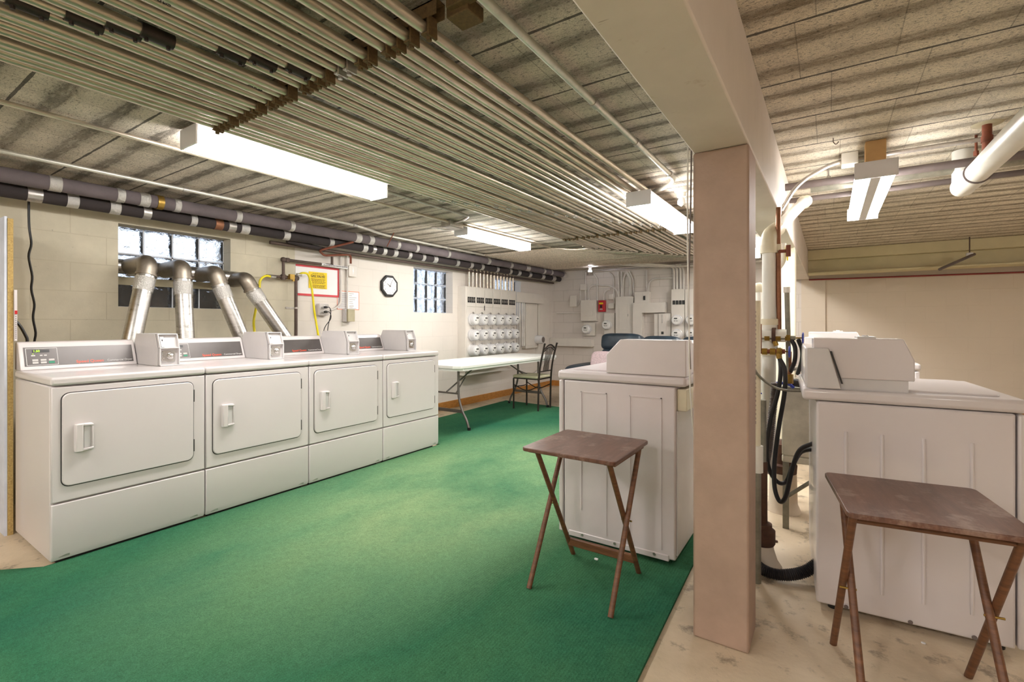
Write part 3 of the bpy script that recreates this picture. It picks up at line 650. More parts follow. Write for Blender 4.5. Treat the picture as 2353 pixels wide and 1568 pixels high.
# ------------------------------------------------------------------ the rack of conduits
cx_ = [-1.014, -1.087, -1.144, -1.192, -1.278, -1.323, -1.382, -1.430, -1.501, -1.547, -1.596, -1.640, -1.730, -1.770, -1.822, -1.866, -1.944, -1.985, -2.035, -2.088, -2.165, -2.207, -2.252, -2.297][::-1]
ZR = 2.092; k_ = (ZR-CAM_H)/(2.06-CAM_H)
gname = ['first bundle from the dryer side', 'second bundle from the dryer side', 'third bundle from the dryer side', 'fourth bundle from the dryer side', 'fifth bundle from the dryer side', 'bundle nearest the beam']
pos = ['first', 'second', 'third', 'fourth']
coup = {8: [.635], 9: [.562], 10: [.488], 11: [.376], 13: [1.03], 14: [.905], 15: [.819]}
coup = {11: .65, 10: .575, 9: .495, 8: .38, 14: 1.015, 13: .915, 12: .83}
for i, x in enumerate(cx_):
    X_ = x*k_; g_ = i//4; yt = 5.38+i*.088
    rad = .0178 if i % 4 == 3 else .0152
    if g_ == 5: rad = .0185
    path = [(X_, -1.6, ZR), (X_, yt, ZR), (X_-.28, yt, ZR+.0), (X_-.5, yt, 2.138), (-4.30, yt, 2.138)]
    down = i < 14
    if down: path += [(-4.30, yt-.0, 1.705)]
    r = root('ceiling_conduit', (X_, 1.0, ZR), 'steel conduit, %s of the %s under the ceiling' % (pos[i % 4], gname[g_]), 'conduit', 'steel conduits racked under the ceiling')
    rr = min(rad, .0165)
    build('pipe', MB().tube(fillet(path, .13, 5), rad if not down else [rad]*(len(fillet(path, .13, 5))-8)+[.0155]*8, 12), M['conduit'], r, world=True)
    # rusty clamp with bolt under the first strut, another on the far strut
    for (yy, mt) in ((1.10, M['rust']), (4.6, M['rust'])):
        m = MB().box(X_-.006, X_+rad+.012, yy-.016, yy+.016, ZR-rad-.006, ZR-rad-.001)
        m.prism([(X_+rad+.003, ZR-rad-.016), (X_+rad+.012, ZR-rad-.016), (X_+rad+.010, ZR+.03), (X_+rad+.002, ZR+.03)], 'y', yy-.019, yy+.019)
        if mt: c_ = build('clamp', m, mt if not (g_ == 4 and yy < 2 and i % 4 < 2) else M['silver'], r, world=True)
        if yy < 2: build('bolt', MB().cyl((X_+rad-.006, yy, ZR-rad-.006), (X_+rad-.006, yy, ZR-rad-.022), .009, 6), M['rust'] if not (g_ == 4 and i % 4 < 2) else M['silver'], c_, world=True)
    yc = 2.66+1.72*(X_+2.36)
    if yc < 5: build('silver_coupling', MB().tube([(X_, yc, ZR), (X_, yc+.06, ZR)], rad+.0035, 14).cyl((X_, yc+.015, ZR-rad), (X_, yc+.015, ZR-rad-.009), .004, 8).cyl((X_, yc+.045, ZR-rad), (X_, yc+.045, ZR-rad-.009), .004, 8), M['silver'], r, world=True)
    if i in coup:
        y = coup[i]; build('dark_coupling', MB().tube([(X_, y-.045, ZR), (X_, y+.045, ZR)], rad+.006, 14).cyl((X_+.004, y-.03, ZR-rad), (X_+.004, y-.03, ZR-rad-.014), .006, 8).cyl((X_+.004, y+.03, ZR-rad), (X_+.004, y+.03, ZR-rad-.014), .006, 8), M['coupling'], r, world=True)
    if i in (10, 15):
        y = {10: .96, 15: .60}[i]
        text('printed_lettering', 'CIRTUBE', .014, M['ink'], r, frame((-.004, y-1.0, -rad-.0008), (0, 1 if i == 10 else -1, 0), (1 if i == 10 else -1, 0, 0)) )
for y, lb in ((1.10, 'dark steel strut holding the conduits near the camera'), (4.6, 'steel strut holding the conduits near the far lights')):
    x0, x1 = cx_[0]*k_-.06, cx_[-1]*k_+.06
    m = MB().box(x0, x1, y-.02, y-.017, ZR+.02, ZC-.002).box(x0, x1, y+.017, y+.02, ZR+.02, ZC-.002).box(x0, x1, y-.02, y+.02, ZC-.006, ZC-.002)
    tag(build('strut_channel', m, M['rust'] if y < 2 else M['conduit']), lb, 'strut')
tag(build('beam_clamp', MB().box(-.985, -.90, 1.12, 1.20, ZR+.022, ZC-.002).box(-.97, -.87, 1.10, 1.13, ZC-.03, ZC-.003), M['rust'], bevel=.003), 'dark rusty bracket at the end of the near conduit strut', 'bracket')
tag(build('strut_end', MB().box(-2.42, -2.38, 5.15, 5.45, ZR-.01, ZR+.035), M['conduit']), 'cut strut end sticking out beside the conduit bends', 'strut')

# single conduits along the ceiling
def conduit(name, path, r_, mat, label, cat, group=None, fil=.1, extra=None):
    p = Vector(path[0]); r = root(name, p, label, cat, group)
    build('pipe', MB().tube(fillet(path, fil, 6), r_, 12), mat, r, world=True)
    for (c, ax) in (extra or []):
        a = Vector(c); d = Vector(ax)
        build('clamp', MB().tube([a-d*.02, a+d*.02], r_+.0045, 14), M['silver'], r, world=True)
    return r
conduit('painted_conduit', [(-.845, -1.6, 2.125), (-.845, 3.28, 2.125), (-1.18, 3.55, 2.125)], .0155, M['conduit2'], 'single bright conduit running alone beside the plaster beam', 'conduit', None, .15, [((-.845, 1.92, 2.125), (0, 1, 0)), ((-.845, 2.46, 2.125), (0, 1, 0)), ((-.845, 3.1, 2.125), (0, 1, 0))])
conduit('painted_conduit', [(-3.79, -1.6, 2.12), (-3.79, 3.05, 2.12), (-4.02, 3.55, 2.135), (-4.02, 6.0, 2.135)], .013, M['conduit2'], 'thin conduit on the ceiling just above the dark sleeved pipes', 'conduit', None, .2, [((-3.79, 1.55, 2.12), (0, 1, 0)), ((-3.79, 3.0, 2.12), (0, 1, 0)), ((-4.02, 4.6, 2.135), (0, 1, 0))])
conduit('painted_conduit', [(-3.0, -1.6, 2.135), (-2.99, 3.42, 2.135)], .012, M['conduit'], 'thin tan conduit on the ceiling between the near light and the wall', 'conduit', None, .1, [((-2.995, 2.2, 2.135), (0, 1, 0))])
conduit('painted_conduit', [(-2.68, 2.34, 2.135), (-2.68, 3.36, 2.135), (-2.86, 3.47, 2.135), (-3.0, 3.50, 2.135)], .011, M['silver'], 'thin silver conduit from the near light to the junction box', 'conduit', None, .06)
conduit('painted_conduit', [(-3.09, 3.60, 2.135), (-3.32, 3.52, 2.135), (-3.28, 3.70, 2.135), (-3.10, 3.78, 2.13)], .009, M['silver'], 'short silver conduit looping from the junction box to the far left light', 'conduit', None, .06)
conduit('painted_conduit', [(-2.975, 3.62, 2.138), (-2.93, 5.3, 2.138)], .011, M['conduit'], 'tan conduit running from the junction box towards the far wall', 'conduit')
tag(build('junction_box', MB().box(-3.09, -2.97, 3.44, 3.63, 2.10, ZC-.002).box(-3.085, -2.975, 3.445, 3.625, 2.093, 2.10), M['silver'], bevel=.003), 'square steel junction box on the ceiling between two fluorescent lights', 'electrical box')
c5 = conduit('painted_conduit', [(-3.62, 6.95+.9, 2.105), (-.44, 7.9, 2.105)], .012, M['silver'], 'thin bright conduit along the top of the far wall', 'conduit')

# ------------------------------------------------------------------ dark sleeved pipes along the left wall
def sleeved(label, x, z0, z1, rad, mat, tapes, y0=-1.6, y1=7.95):
    r = root('sleeved_pipe', (x, 3, z0), label, 'pipe', 'foam sleeved pipes along the left wall')
    zz = lambda y: z0+(z1-z0)*(y-y0)/(y1-y0)
    build('sleeve', MB().tube([(x, y0, z0), (x, y1, z1)], rad, 20), mat, r, world=True)
    for y, w in tapes: build('foil_band', MB().tube([(x, y-w, zz(y-w)), (x, y+w, zz(y+w))], rad+.0025, 20), M['foil'] if random.random() < .75 else M['silver'], r, world=True)
    return r
tb = lambda L_, x: [(onX(u, v, x).y, w) for u, v, w in L_]
p1 = sleeved('upper thick grey sleeved pipe with silver tape bands, left wall', -4.10, 2.052, 2.085, .047, M['insul'],
        tb([(125, 425, .03), (275, 445, .022), (330, 458, .03), (405, 470, .02), (545, 498, .022), (668, 520, .02), (820, 546, .035), (850, 552, .03), (912, 565, .02), (955, 572, .02), (1028, 584, .02), (1120, 600, .03), (1172, 609, .03), (1210, 615, .06), (1248, 622, .03), (1265, 626, .03), (1295, 632, .05)], -4.1))
p2 = sleeved('lower thick black sleeved pipe with many silver tape bands, left wall', -4.20, 1.985, 2.005, .045, M['insul_dark'],
        tb([(78, 445, .035), (165, 458, .03), (262, 475, .03), (335, 487, .025), (442, 505, .022), (530, 520, .03), (560, 525, .035), (655, 540, .03), (758, 556, .025), (835, 570, .03), (856, 573, .022), (880, 578, .025), (905, 582, .03), (938, 588, .025), (970, 593, .025), (997, 598, .035), (1048, 606, .03), (1080, 611, .03), (1105, 616, .03), (1140, 622, .03), (1170, 626, .03), (1190, 630, .04), (1215, 634, .04), (1245, 638, .05), (1270, 640, .06), (1295, 643, .06)], -4.2))
build('copper_gap', MB().tube([(-4.2, 1.92, 1.9925), (-4.2, 1.98, 1.9925)], .0476, 18), M['copper'], p2, world=True)
build('joint_collar', MB().tube([(-4.1, 1.48, 2.063), (-4.1, 1.52, 2.063)], .052, 18), M['brass'], p1, world=True)
conduit('iron_pipe', [(-4.30, 2.45, 1.925), (-4.30, 7.9, 1.935)], .017, M['iron'], 'thin dark iron pipe running under the black sleeved pipe', 'pipe')
conduit('pipe_hanger', [(-3.93, 3.62, ZC), (-4.04, 3.62, 2.02)], .005, M['rust_red'], 'rusty hanger rod above the sleeved pipes', 'hanger')

# ------------------------------------------------------------------ gas piping, hoses and notices on the left wall
XW = -4.34
gp = lambda u, v, x=XW: tuple(onX(u, v, x))
r = root('gas_pipe', (XW, 2.7, 1.05), 'dark iron gas pipe with elbows stepping down the left wall', 'pipe')
P0 = onX(651, 597, XW); y_l = P0.y; z_t = P0.z; y_r = onX(680, 640, XW).y; z_m = onX(651, 637, XW).z
zr = onX(700, 605, XW).z
build('pipe', MB().tube(fillet([(XW, onX(765, 600, XW).y, z_t), (XW, y_l, z_t), (XW, y_l, z_m)], .03, 5), .0135, 14), M['iron'], r, world=True)
build('pipe', MB().tube([(XW, onX(612, 636, XW).y, z_m), (XW, y_r, z_m)], .012, 14), M['iron'], r, world=True)
build('pipe', MB().tube([(XW, y_r, z_m+.03), (XW, y_r, 1.0)], .015, 14), M['iron'], r, world=True)
for (y, z, w) in ((y_l, z_m, .026), (y_r, z_m, .024), (y_l+.04, z_t, .02)):
    build('fitting', MB().cyl((XW, y-w, z), (XW, y+w, z), .020, 14).cyl((XW, y, z-w), (XW, y, z+w), .020, 14), M['iron'], r, world=True)
build('elbow', MB().superbox((XW, y_l, z_t), (.023, .024, .024), .8), M['iron'], r, world=True)
build('valve', MB().cyl((XW, y_l+.04, z_m), (XW, y_l+.085, z_m), .017, 8).box(XW+.01, XW+.04, y_l+.045, y_l+.08, z_m-.02, z_m+.03), M['brass'], r, world=True)
build('valve', MB().cyl((XW, y_r-.055, z_m), (XW, y_r-.025, z_m), .019, 8).prism([(y_r-.05, z_m-.035), (y_r-.03, z_m-.035), (y_r-.028, z_m+.03), (y_r-.052, z_m+.03)], 'x', XW+.012, XW+.028), M['brass'], r, world=True)
build('vertical_drop', MB().tube([(XW, onX(763, 590, XW).y, z_t), (XW, onX(763, 590, XW).y, z_t+.09)], .013, 12), M['iron'], r, world=True)
zc_ = onX(681, 708, XW).z
build('strap', MB().box(XL+.001, XL+.006, y_r-.075, y_r+.03, zc_-.008, zc_+.008).cyl((XL+.006, y_r-.06, zc_), (XL+.010, y_r-.06, zc_), .012, 12).tube([(XW, y_r, zc_-.008), (XW, y_r, zc_+.008)], .018, 14), M['silver'], r, world=True)
yl0 = onX(738, 605, XW).y; yl1 = onX(798, 610, XW).y
lm = MB().tube([(XW, yl0, z_t), (XW, yl1, z_t-.01)], .0145, 14)
build('pipe_label', lm, M['paper'], r, world=True)
dm = MB(); yy = yl0+.02
while yy < yl1-.02:
    w = random.uniform(.006, .014); dm.box(XW+.0135, XW+.0155, yy, yy+w, z_t-.010, z_t-.002); yy += w+.006
build('label_print', dm, M['ink'], r, world=True)
# copper pipes crossing above
conduit('copper_pipe', [gp(660, 553, -4.25), gp(745, 574, -4.25)], .024, M['insul_dark'], 'dark sleeved pipe stub under the sleeved pipes by the gas line', 'pipe')
conduit('copper_pipe', [(-4.10, onX(812, 563, -4.1).y, 2.02), gp(733, 576, -4.22), (-4.3, onX(745, 584, -4.3).y, 1.87), gp(806, 585, -4.3), gp(806, 606, -4.3)], .011, M['rust_red'], 'rusty copper pipe crooked out from under the sleeved pipes', 'pipe', None, .04)
# yellow hoses
h1 = [gp(622, 637), gp(606, 635), gp(594, 645), gp(592, 665), gp(588, 690), gp(583, 715), gp(579, 740), gp(581, 765), gp(584, 800, -4.2)]
h2 = [gp(682, 632), gp(692, 628), gp(704, 632), gp(711, 655), gp(715, 685), gp(718, 715), gp(723, 745), gp(730, 790, -4.2)]
for hh, lb in ((h1, 'yellow gas hose hanging left of the iron pipe'), (h2, 'yellow gas hose hanging in front of the yellow notice')):
    q = Vector(hh[0]); r = root('gas_hose', q, lb, 'hose', 'yellow gas hoses')
    build('hose', MB().tube(spline([Vector(k)+Vector((.03, 0, 0)) for k in hh], 6), .0105, 12), M['yellow'], r, world=True)
    build('end_fitting', MB().tube([q+Vector((.03, -.02, 0)), q+Vector((.03, .03, 0))], .014, 12), M['silver'], r, world=True)
# white board with red border and the yellow notice
a = onX(686, 607, XL); b = onX(778, 680, XL); ya, yb = 2.765, b.y; za, zb = 1.455, 1.765
r = root('notice_board', (XL, (ya+yb)/2, za), 'white notice board edged in red tape, behind the hoses', 'board')
build('board', MB().box(XL+.001, XL+.006, ya, yb, za, zb), M['paper'], r, world=True)
for q in ((ya, yb, zb-.02, zb), (ya, yb, za, za+.022), (yb-.018, yb, za+.022, zb-.02)): build('red_border', MB().box(XL+.006, XL+.0085, *q), M['redtrim'], r, world=True)
na, nb = onX(708, 650, XL).y, onX(750, 650, XL).y; nz0, nz1 = onX(749, 665, XL).z, onX(709, 624, XL).z
r = root('yellow_notice', (XL+.0095, na, nz0), 'yellow paper notice about the gas valve taped on the white board', 'notice')
build('sheet', MB().box(XL+.0095, XL+.0105, na, nb, nz0, nz1), M['yellowpaper'], r, world=True)
hgt = nz1-nz0; wid = nb-na; T = lambda y, z: frame((.0012, y, z), (0, 1, 0), (0, 0, 1))
text('heading', 'LAUNDRY ROOM', .017, M['ink'], r, T(wid/2, hgt*.90), align='CENTER', ext=.0002)
text('heading', 'GAS VALVE!', .031, M['ink'], r, T(wid/2, hgt*.75), align='CENTER', ext=.0002, bold=.0008)
m = MB().box(XL+.0105, XL+.0109, na+wid*.13, nb-wid*.1, nz0+hgt*.655, nz0+hgt*.67)
for j, z in enumerate((.56, .48, .40, .32, .20, .13, .06)):
    y = .12+.03*(j % 3); e = .9-.04*(j % 2)
    while y < e:
        w = random.uniform(.03, .08); m.box(XL+.0105, XL+.0109, na+wid*y, na+wid*min(y+w, e), nz0+hgt*(z-.018), nz0+hgt*(z+.018)); y += w+.022
build('small_print', m, M['ink'], r, world=True)
pa, pb = onX(774, 690, XL).y, onX(825, 690, XL).y; pz0, pz1 = onX(823, 713, XL).z, onX(823, 671, XL).z
r = root('paper_notice', (XL+.001, pa, pz0), 'white paper notice with thin orange border and printed lines', 'notice')
build('sheet', MB().box(XL+.001, XL+.0025, pa, pb, pz0, pz1), M['paper'], r, world=True)
w_ = pb-pa; e_ = .008
m = MB()
for q in ((pa, pb, pz1-e_, pz1), (pa, pb, pz0, pz0+e_), (pa, pa+e_, pz0, pz1), (pb-e_, pb, pz0, pz1)): m.box(XL+.0025, XL+.0032, *q)
build('orange_border', m, M['orangetrim'], r, world=True)
m = MB()
for j in range(16):
    z = pz1-.025-j*(pz1-pz0-.04)/15
    m.box(XL+.0025, XL+.003, pa+.02, pa+w_*.46, z-.0025, z+.0025)
    if j % 2 == 0 or j > 11: m.box(XL+.0025, XL+.003, pa+w_*.54, pa+w_*random.uniform(.66, .9), z-.002, z+.002)
build('printed_lines', m, M['inklight'], r, world=True)
# outlet box, plugs and cords
oy = onX(738, 712, XL).y; oz = onX(738, 712, XL).z
r = root('outlet_box', (XL, oy, oz), 'grey metal outlet box with two black plugs on the left wall', 'outlet')
build('box', MB().prism(rrect(oy-.062, oy+.062, oz-.062, oz+.062, .02), 'x', XL, XL+.05), M['enamel'], r, .003, world=True)
build('cover_plate', MB().prism(rrect(oy-.056, oy+.056, oz-.056, oz+.056, .018), 'x', XL+.05, XL+.053), M['silver'], r, world=True)
for dz in (-.024, .024): build('receptacle', MB().cyl((XL+.053, oy, oz+dz), (XL+.056, oy, oz+dz), .017, 16), M['paper'], r, world=True)
for dz, lb, end in ((.024, 'black power cord from the upper outlet', (753, 758)), (-.024, 'black power cord from the lower outlet', (744, 760))):
    r = root('plugged_cord', (XL+.057, oy, oz+dz), lb, 'cord', 'black cords from the outlet box')
    build('plug', MB().superbox((XL+.075, oy, oz+dz), (.02, .015, .012), .5), M['black'], r, world=True)
    e = onX(*end, XL+.06); build('cord', MB().tube(spline([(XL+.09, oy, oz+dz), (XL+.10, oy+.03, oz+dz-.005), (XL+.09, oy+.05, oz+dz-.07), (e.x, e.y, e.z), (e.x+.03, e.y-.02, e.z-.25)], 6), .0042, 8), M['black'], r, world=True)
# switch box, thermostat-like box, thin conduits
sy, sz = onX(795, 725, XL).y, onX(795, 725, XL).z
r = root('switch_box', (XL, sy, sz), 'beige surface switch box under a thin conduit', 'switch')
build('box', MB().box(XL, XL+.05, sy-.045, sy+.045, sz-.07, sz+.07), M['coin'], r, .004, world=True)
build('cover', MB().box(XL+.05, XL+.075, sy-.03, sy+.06, sz-.068, sz+.068), M['olive'], r, .003, world=True)
jy, jz = onX(806, 624, XL).y, onX(806, 624, XL).z
r = root('square_box', (XL, jy, jz), 'white square junction box with screw cover by the notice board', 'electrical box')
build('box', MB().prism(rrect(jy-.055, jy+.055, jz-.06, jz+.06, .014), 'x', XL, XL+.04), M['meterbox'], r, .003, world=True)
build('cover_screw', MB().cyl((XL+.04, jy, jz), (XL+.043, jy, jz), .008, 10).box(XL+.04, XL+.042, jy-.002, jy+.002, jz-.04, jz+.04), M['silver'], r, world=True)
yv = onX(798, 650, XL+.02).y
conduit('painted_conduit', [(XL+.02, yv, 1.93), (XL+.02, yv, sz+.07)], .009, M['painted_conduit'], 'thin vertical conduit down to the beige switch box', 'conduit')
y3 = onX(783, 640, XL+.02).y
conduit('painted_conduit', [(XL+.02, y3, 1.93), (XL+.02, y3, onX(783, 700, XL).z), (XL+.02, y3-.1, oz), (XL+.02, oy+.07, oz)], .010, M['painted_conduit'], 'white conduit bending across to the outlet box', 'conduit', None, .12)

# clock
cy_, cz_ = onX(892, 658, XL).y, onX(892, 658, XL).z; R_ = .138
r = root('wall_clock', (XL, cy_, cz_), 'black octagonal wall clock with white face', 'clock')
oct_ = lambda q: [(cy_+q*math.cos(PI/8+k*PI/4), cz_+q*math.sin(PI/8+k*PI/4)) for k in range(8)]
build('case', MB().prism(oct_(R_), 'x', XL+.001, XL+.03), M['black'], r, .008, world=True)
build('dial', MB().prism(oct_(R_*.78), 'x', XL+.03, XL+.0325), M['paper'], r, world=True)
for n_ in range(1, 13):
    a = PI/2-n_*PI/6; text('numeral', str(n_), .024, M['ink'], r, frame((.033, R_*.62*math.cos(a), R_*.62*math.sin(a)), (0, 1, 0), (0, 0, 1)), align='CENTER', ext=.0002)
def hand(ang, ln, w, nm):
    d = Vector((0, math.cos(ang), math.sin(ang))); n = Vector((0, -d.z, d.y)); c0 = Vector((XL+.0335, cy_, cz_))
    P = [c0-n*w-d*.015, c0+n*w-d*.015, c0+d*ln+n*w*.5, c0+d*ln-n*w*.5]; Q = [p+Vector((.001, 0, 0)) for p in P]
    build(nm, MB().add(P+Q, [(0,3,2,1),(4,5,6,7),(0,1,5,4),(1,2,6,5),(2,3,7,6),(3,0,4,7)]), M['ink'], r, world=True)
hand(math.radians(150), .055, .0035, 'hour_hand'); hand(math.radians(63), .085, .0025, 'minute_hand'); hand(math.radians(205), .08, .0008, 'second_hand')

# ------------------------------------------------------------------ left edge: partition board, power strip, cords
tag(build('partition_board', MB().box(-4.38, -3.785, .655, .666, .0, 1.765), M['bluewhite']), 'pale blue board at the left edge beside the first dryer', 'board')
tag(build('particle_board', MB().box(-4.38, -3.780, .667, .689, .0, 1.755), M['osb']), 'rough particle board edge behind the pale blue board', 'board')
r = root('power_strip', (-3.78, .696, 1.075), 'narrow perforated power strip with red switch beside the particle board', 'power strip')
build('body', MB().box(-3.80, -3.765, .690, .702, 1.075, 1.36), M['enamel'], r, .002, world=True)
build('switch', MB().box(-3.765, -3.758, .691, .701, 1.225, 1.245), M['red'], r, world=True)
m = MB()
for k in range(12): m.box(-3.765, -3.7635, .694, .698, 1.09+k*.011, 1.094+k*.011)
build('holes', m, M['black'], r, world=True)
for pts, lb in (([(66, 455), (67, 520), (72, 560), (66, 590), (74, 635), (72, 665), (79, 700), (76, 730), (82, 765), (84, 800)], 'black cord dangling down the left wall from the sleeved pipe'), ([(36, 738), (48, 752), (62, 778), (70, 800)], 'short black cord from the power strip behind the first dryer')):
    x = -4.3 if len(pts) > 5 else -3.9
    tag(build('black_cord', MB().tube(spline([onX(u, v, x) for u, v in pts]+([Vector((-4.25, 1.02, .98))] if x < -4 else [Vector((-3.93, .93, .985))]), 5), .0065 if x < -4 else .0075, 8), M['black']), lb, 'cord')

# ------------------------------------------------------------------ meter bank on the left wall
XM = -4.25
r = root('meter_bank', (-4.32, 5.9, .50), 'tall white cabinet bank with eighteen round electric meters', 'electric meter bank')
ym0, ym1 = 5.245, 6.54
build('cabinet', MB().box(XL+.002, XM, ym0, ym1, .50, 1.705), M['meterbox'], r, .004, world=True)
cols = [onX(u, 735, XM).y for u in (1089, 1112, 1133, 1152, 1170, 1187)]
dyc = (cols[-1]-cols[0])/5
for k in range(6):
    a = ym0+.02+k*(ym1-ym0-.04)/6; b = a+(ym1-ym0-.04)/6-.008
    build('breaker_cover', MB().box(XM, XM+.008, a, b, 1.42, 1.69), M['meterbox'], r, .002, world=True)
    build('meter_cover', MB().box(XM, XM+.005, a, b, .53, 1.41), M['meterbox'], r, .002, world=True)
    for j in range(4):
        y = a+.03+j*(b-a-.05)/3.4
        q = build('breaker', MB().box(XM+.008, XM+.013, y-.017, y+.017, 1.475, 1.555), M['black'], r, world=True)
        build('toggle', MB().box(XM+.013, XM+.024, y-.006, y+.006, 1.50, 1.535), M['silver'], q, world=True)
    y = (a+b)/2
    for z in (1.235, 1.015, .795):
        mt = build('meter', MB().lathe([(.088, 0), (.088, .03), (.080, .035), (.078, .095), (.070, .105), (.060, .108)], (XM+.004, y, z), 'x', 26), M['meter'], r, world=True)
        build('meter_face', MB().lathe([(.060, 0), (.058, .0015)], (XM+.112, y, z), 'x', 24), M['meter_face'], mt, world=True)
        build('meter_display', MB().box(XM+.1134, XM+.1150, y-.022, y+.03, z+.012, z+.030).box(XM+.1134, XM+.1150, y-.045, y-.022, z-.018, z-.004), M['screen'], mt, world=True)
        build('seal_ring', MB().tube([(XM+.03, y, z+.085), (XM+.045, y, z+.096)], .016, 8), M['silver'], mt, world=True)
build('base_gutter', MB().box(XL+.002, XM-.03, ym0+.02, ym1-.2, .44, .50), M['meterbox'], r, world=True)
build('lock_bar', MB().box(XM+.008, XM+.014, ym0+.42, ym0+.43, 1.37, 1.44), M['black'], r, world=True)
# gutter box and cabinets right of the bank
yb_ = lambda u, v, x=XM: onX(u, v, x)
def wallbox(name, u0, u1, z0, z1, dep, label, cat='electrical box', extra=None, x=XL, grp=None):
    a = onX(u0, 700, x+dep).y; b = onX(u1, 700, x+dep).y
    r = root(name, (x, (a+b)/2, z0), label, cat, grp)
    build('box', MB().box(x, x+dep, a, b, z0, z1), M['meterbox'], r, .004, world=True)
    return r, a, b
wallbox('wire_gutter', 1188, 1249, 1.53, 1.70, .14, 'long white wiring trough right of the meter bank')
r, a, b = wallbox('gutter_cabinet', 1208, 1235, .75, 1.525, .08, 'white cabinet under the wiring trough by the far corner')
build('door_panel', MB().box(XL+.08, XL+.086, a+.02, b-.02, .80, 1.48), M['meterbox'], r, .002, world=True)
r, a, b = wallbox('corner_cabinet', 1237, 1262, .62, 1.66, .06, 'tall white cabinet in the far left corner')
build('door_panel', MB().box(XL+.06, XL+.066, a+.03, b-.05, .95, 1.5), M['meterbox'], r, .002, world=True)
for k, u in enumerate((1189, 1194, 1200, 1204)):
    y = onX(u, 740, -4.3).y
    conduit('riser_conduit', [(-4.3, y, 1.53), (-4.3, y, .80)], .017, M['painted_conduit'], 'white vertical conduit %s from the meter bank below the trough' % ('first', 'second', 'third', 'fourth')[k], 'conduit', 'white riser conduits below the trough')
c = onX(1246, 781, -4.2)
r = root('round_meter', (-4.4, c.y, c.z), 'single round meter sticking out from the corner cabinet', 'meter')
build('body', MB().lathe([(.075, 0), (.075, .12), (.065, .15)], (-4.33, c.y, c.z), 'x'), M['meter'], r, world=True)
build('face', MB().lathe([(.05, 0), (.05, .003)], (-4.18, c.y, c.z), 'x'), M['darkpipe'], r, world=True)

# ------------------------------------------------------------------ far wall electrics
def F2(u, v): p = onY(u, v, YF); return p.x, p.z
def fbox(name, u0, v0, u1, v1, dep, label, mat='meterbox', cat='electrical box', off=0, grp=None, bev=.004):
    x0, z1 = F2(u0, v0); x1, z0 = F2(u1, v1)
    r = root(name, ((x0+x1)/2, YF, z0), label, cat, grp)
    build('box', MB().box(x0, x1, YF-dep, YF-off, z0, z1), M[mat], r, bev, world=True)
    return r, x0, x1, z0, z1
def fplate(r, name, x0, x1, z0, z1, y, th, mat, bev=.001): return build(name, MB().box(x0, x1, y-th, y, z0, z1), M[mat], r, bev, world=True)
fbox('wiring_trough', 1270, 777, 1366, 797, .12, 'long low horizontal wiring trough left of the sofa')
r, x0, x1, z0, z1 = fbox('small_box', 1314, 680, 1329, 705, .08, 'small narrow white box on the far wall left of the breaker panel')
r, x0, x1, z0, z1 = fbox('breaker_panel', 1339, 691, 1374, 738, .09, 'square white breaker panel above a round meter, far wall')
fplate(r, 'door_panel', x0+.06, x1-.06, z0+.09, z1-.07, YF-.09, .006, 'meterbox')
r, x0, x1, z0, z1 = fbox('alarm_box', 1378, 691, 1393, 717, .07, 'red fire alarm box with yellow label on the far wall', 'redbox', 'alarm')
fplate(r, 'yellow_label', x0+.02, x1-.03, z1-.07, z1-.04, YF-.07, .003, 'yellowpaper'); fplate(r, 'black_switch', x0+.04, x1-.05, z0+.07, z1-.085, YF-.07, .008, 'black'); fplate(r, 'silver_label', x0+.03, x1-.04, z0+.035, z0+.055, YF-.07, .003, 'silver')
fbox('small_box', 1400, 676, 1411, 689, .05, 'upper of two small white boxes right of the red alarm', bev=.01)
r, x0, x1, z0, z1 = fbox('small_box', 1400, 697, 1414, 710, .06, 'lower of two small white boxes right of the red alarm', bev=.01)
def fmeter(r, u, v, rad=.078, dep=.06):
    x, z = F2(u, v)
    m_ = build('meter', MB().lathe([(rad+.008, 0), (rad+.008, .03), (rad, .035), (rad, .08), (rad-.01, .09)], (x, YF-dep, z), '-y', 26), M['meter'], r, world=True)
    build('meter_face', MB().lathe([(rad-.014, 0), (rad-.016, .002)], (x, YF-dep-.09, z), '-y', 24), M['meter_face'], m_, world=True)
    build('meter_display', MB().box(x-.03, x+.02, YF-dep-.095, YF-dep-.092, z+.015, z+.035).box(x-.03, x-.015, YF-dep-.095, YF-dep-.092, z-.02, z-.008).box(x-.005, x+.03, YF-dep-.095, YF-dep-.092, z-.018, z-.011), M['screen'], m_, world=True)
r, x0, x1, z0, z1 = fbox('meter_socket', 1344, 742, 1370, 772, .06, 'meter box below the square breaker panel, far wall'); fmeter(r, 1353, 757)
r, x0, x1, z0, z1 = fbox('meter_socket', 1391, 720, 1415, 769, .06, 'meter box below the small boxes beside the tall panel, far wall'); fmeter(r, 1399, 747)
r, x0, x1, z0, z1 = fbox('tall_panel', 1419, 683, 1459, 768, .1, 'tall white breaker panel in the middle of the far wall')
fplate(r, 'door_panel', x0+.07, x1-.10, z0+.07, z1-.1, YF-.1, .007, 'meterbox'); fplate(r, 'latch', x1-.095, x1-.08, (z0+z1)/2-.02, (z0+z1)/2+.02, YF-.1, .01, 'silver')
r, x0, x1, z0, z1 = fbox('switch_box', 1462, 672, 1496, 697, .1, 'white switch box with a single dark toggle on the far wall')
fplate(r, 'toggle', x0+.16, x0+.19, z0+.05, z0+.12, YF-.1, .012, 'black')
x0, zt = F2(1460, 697); x1, zb = F2(1533, 719); xm, zl = F2(1481, 785)
r = root('angled_trough', ((x0+x1)/2, YF, zl), 'white L-shaped wiring trough on the far wall', 'electrical box')
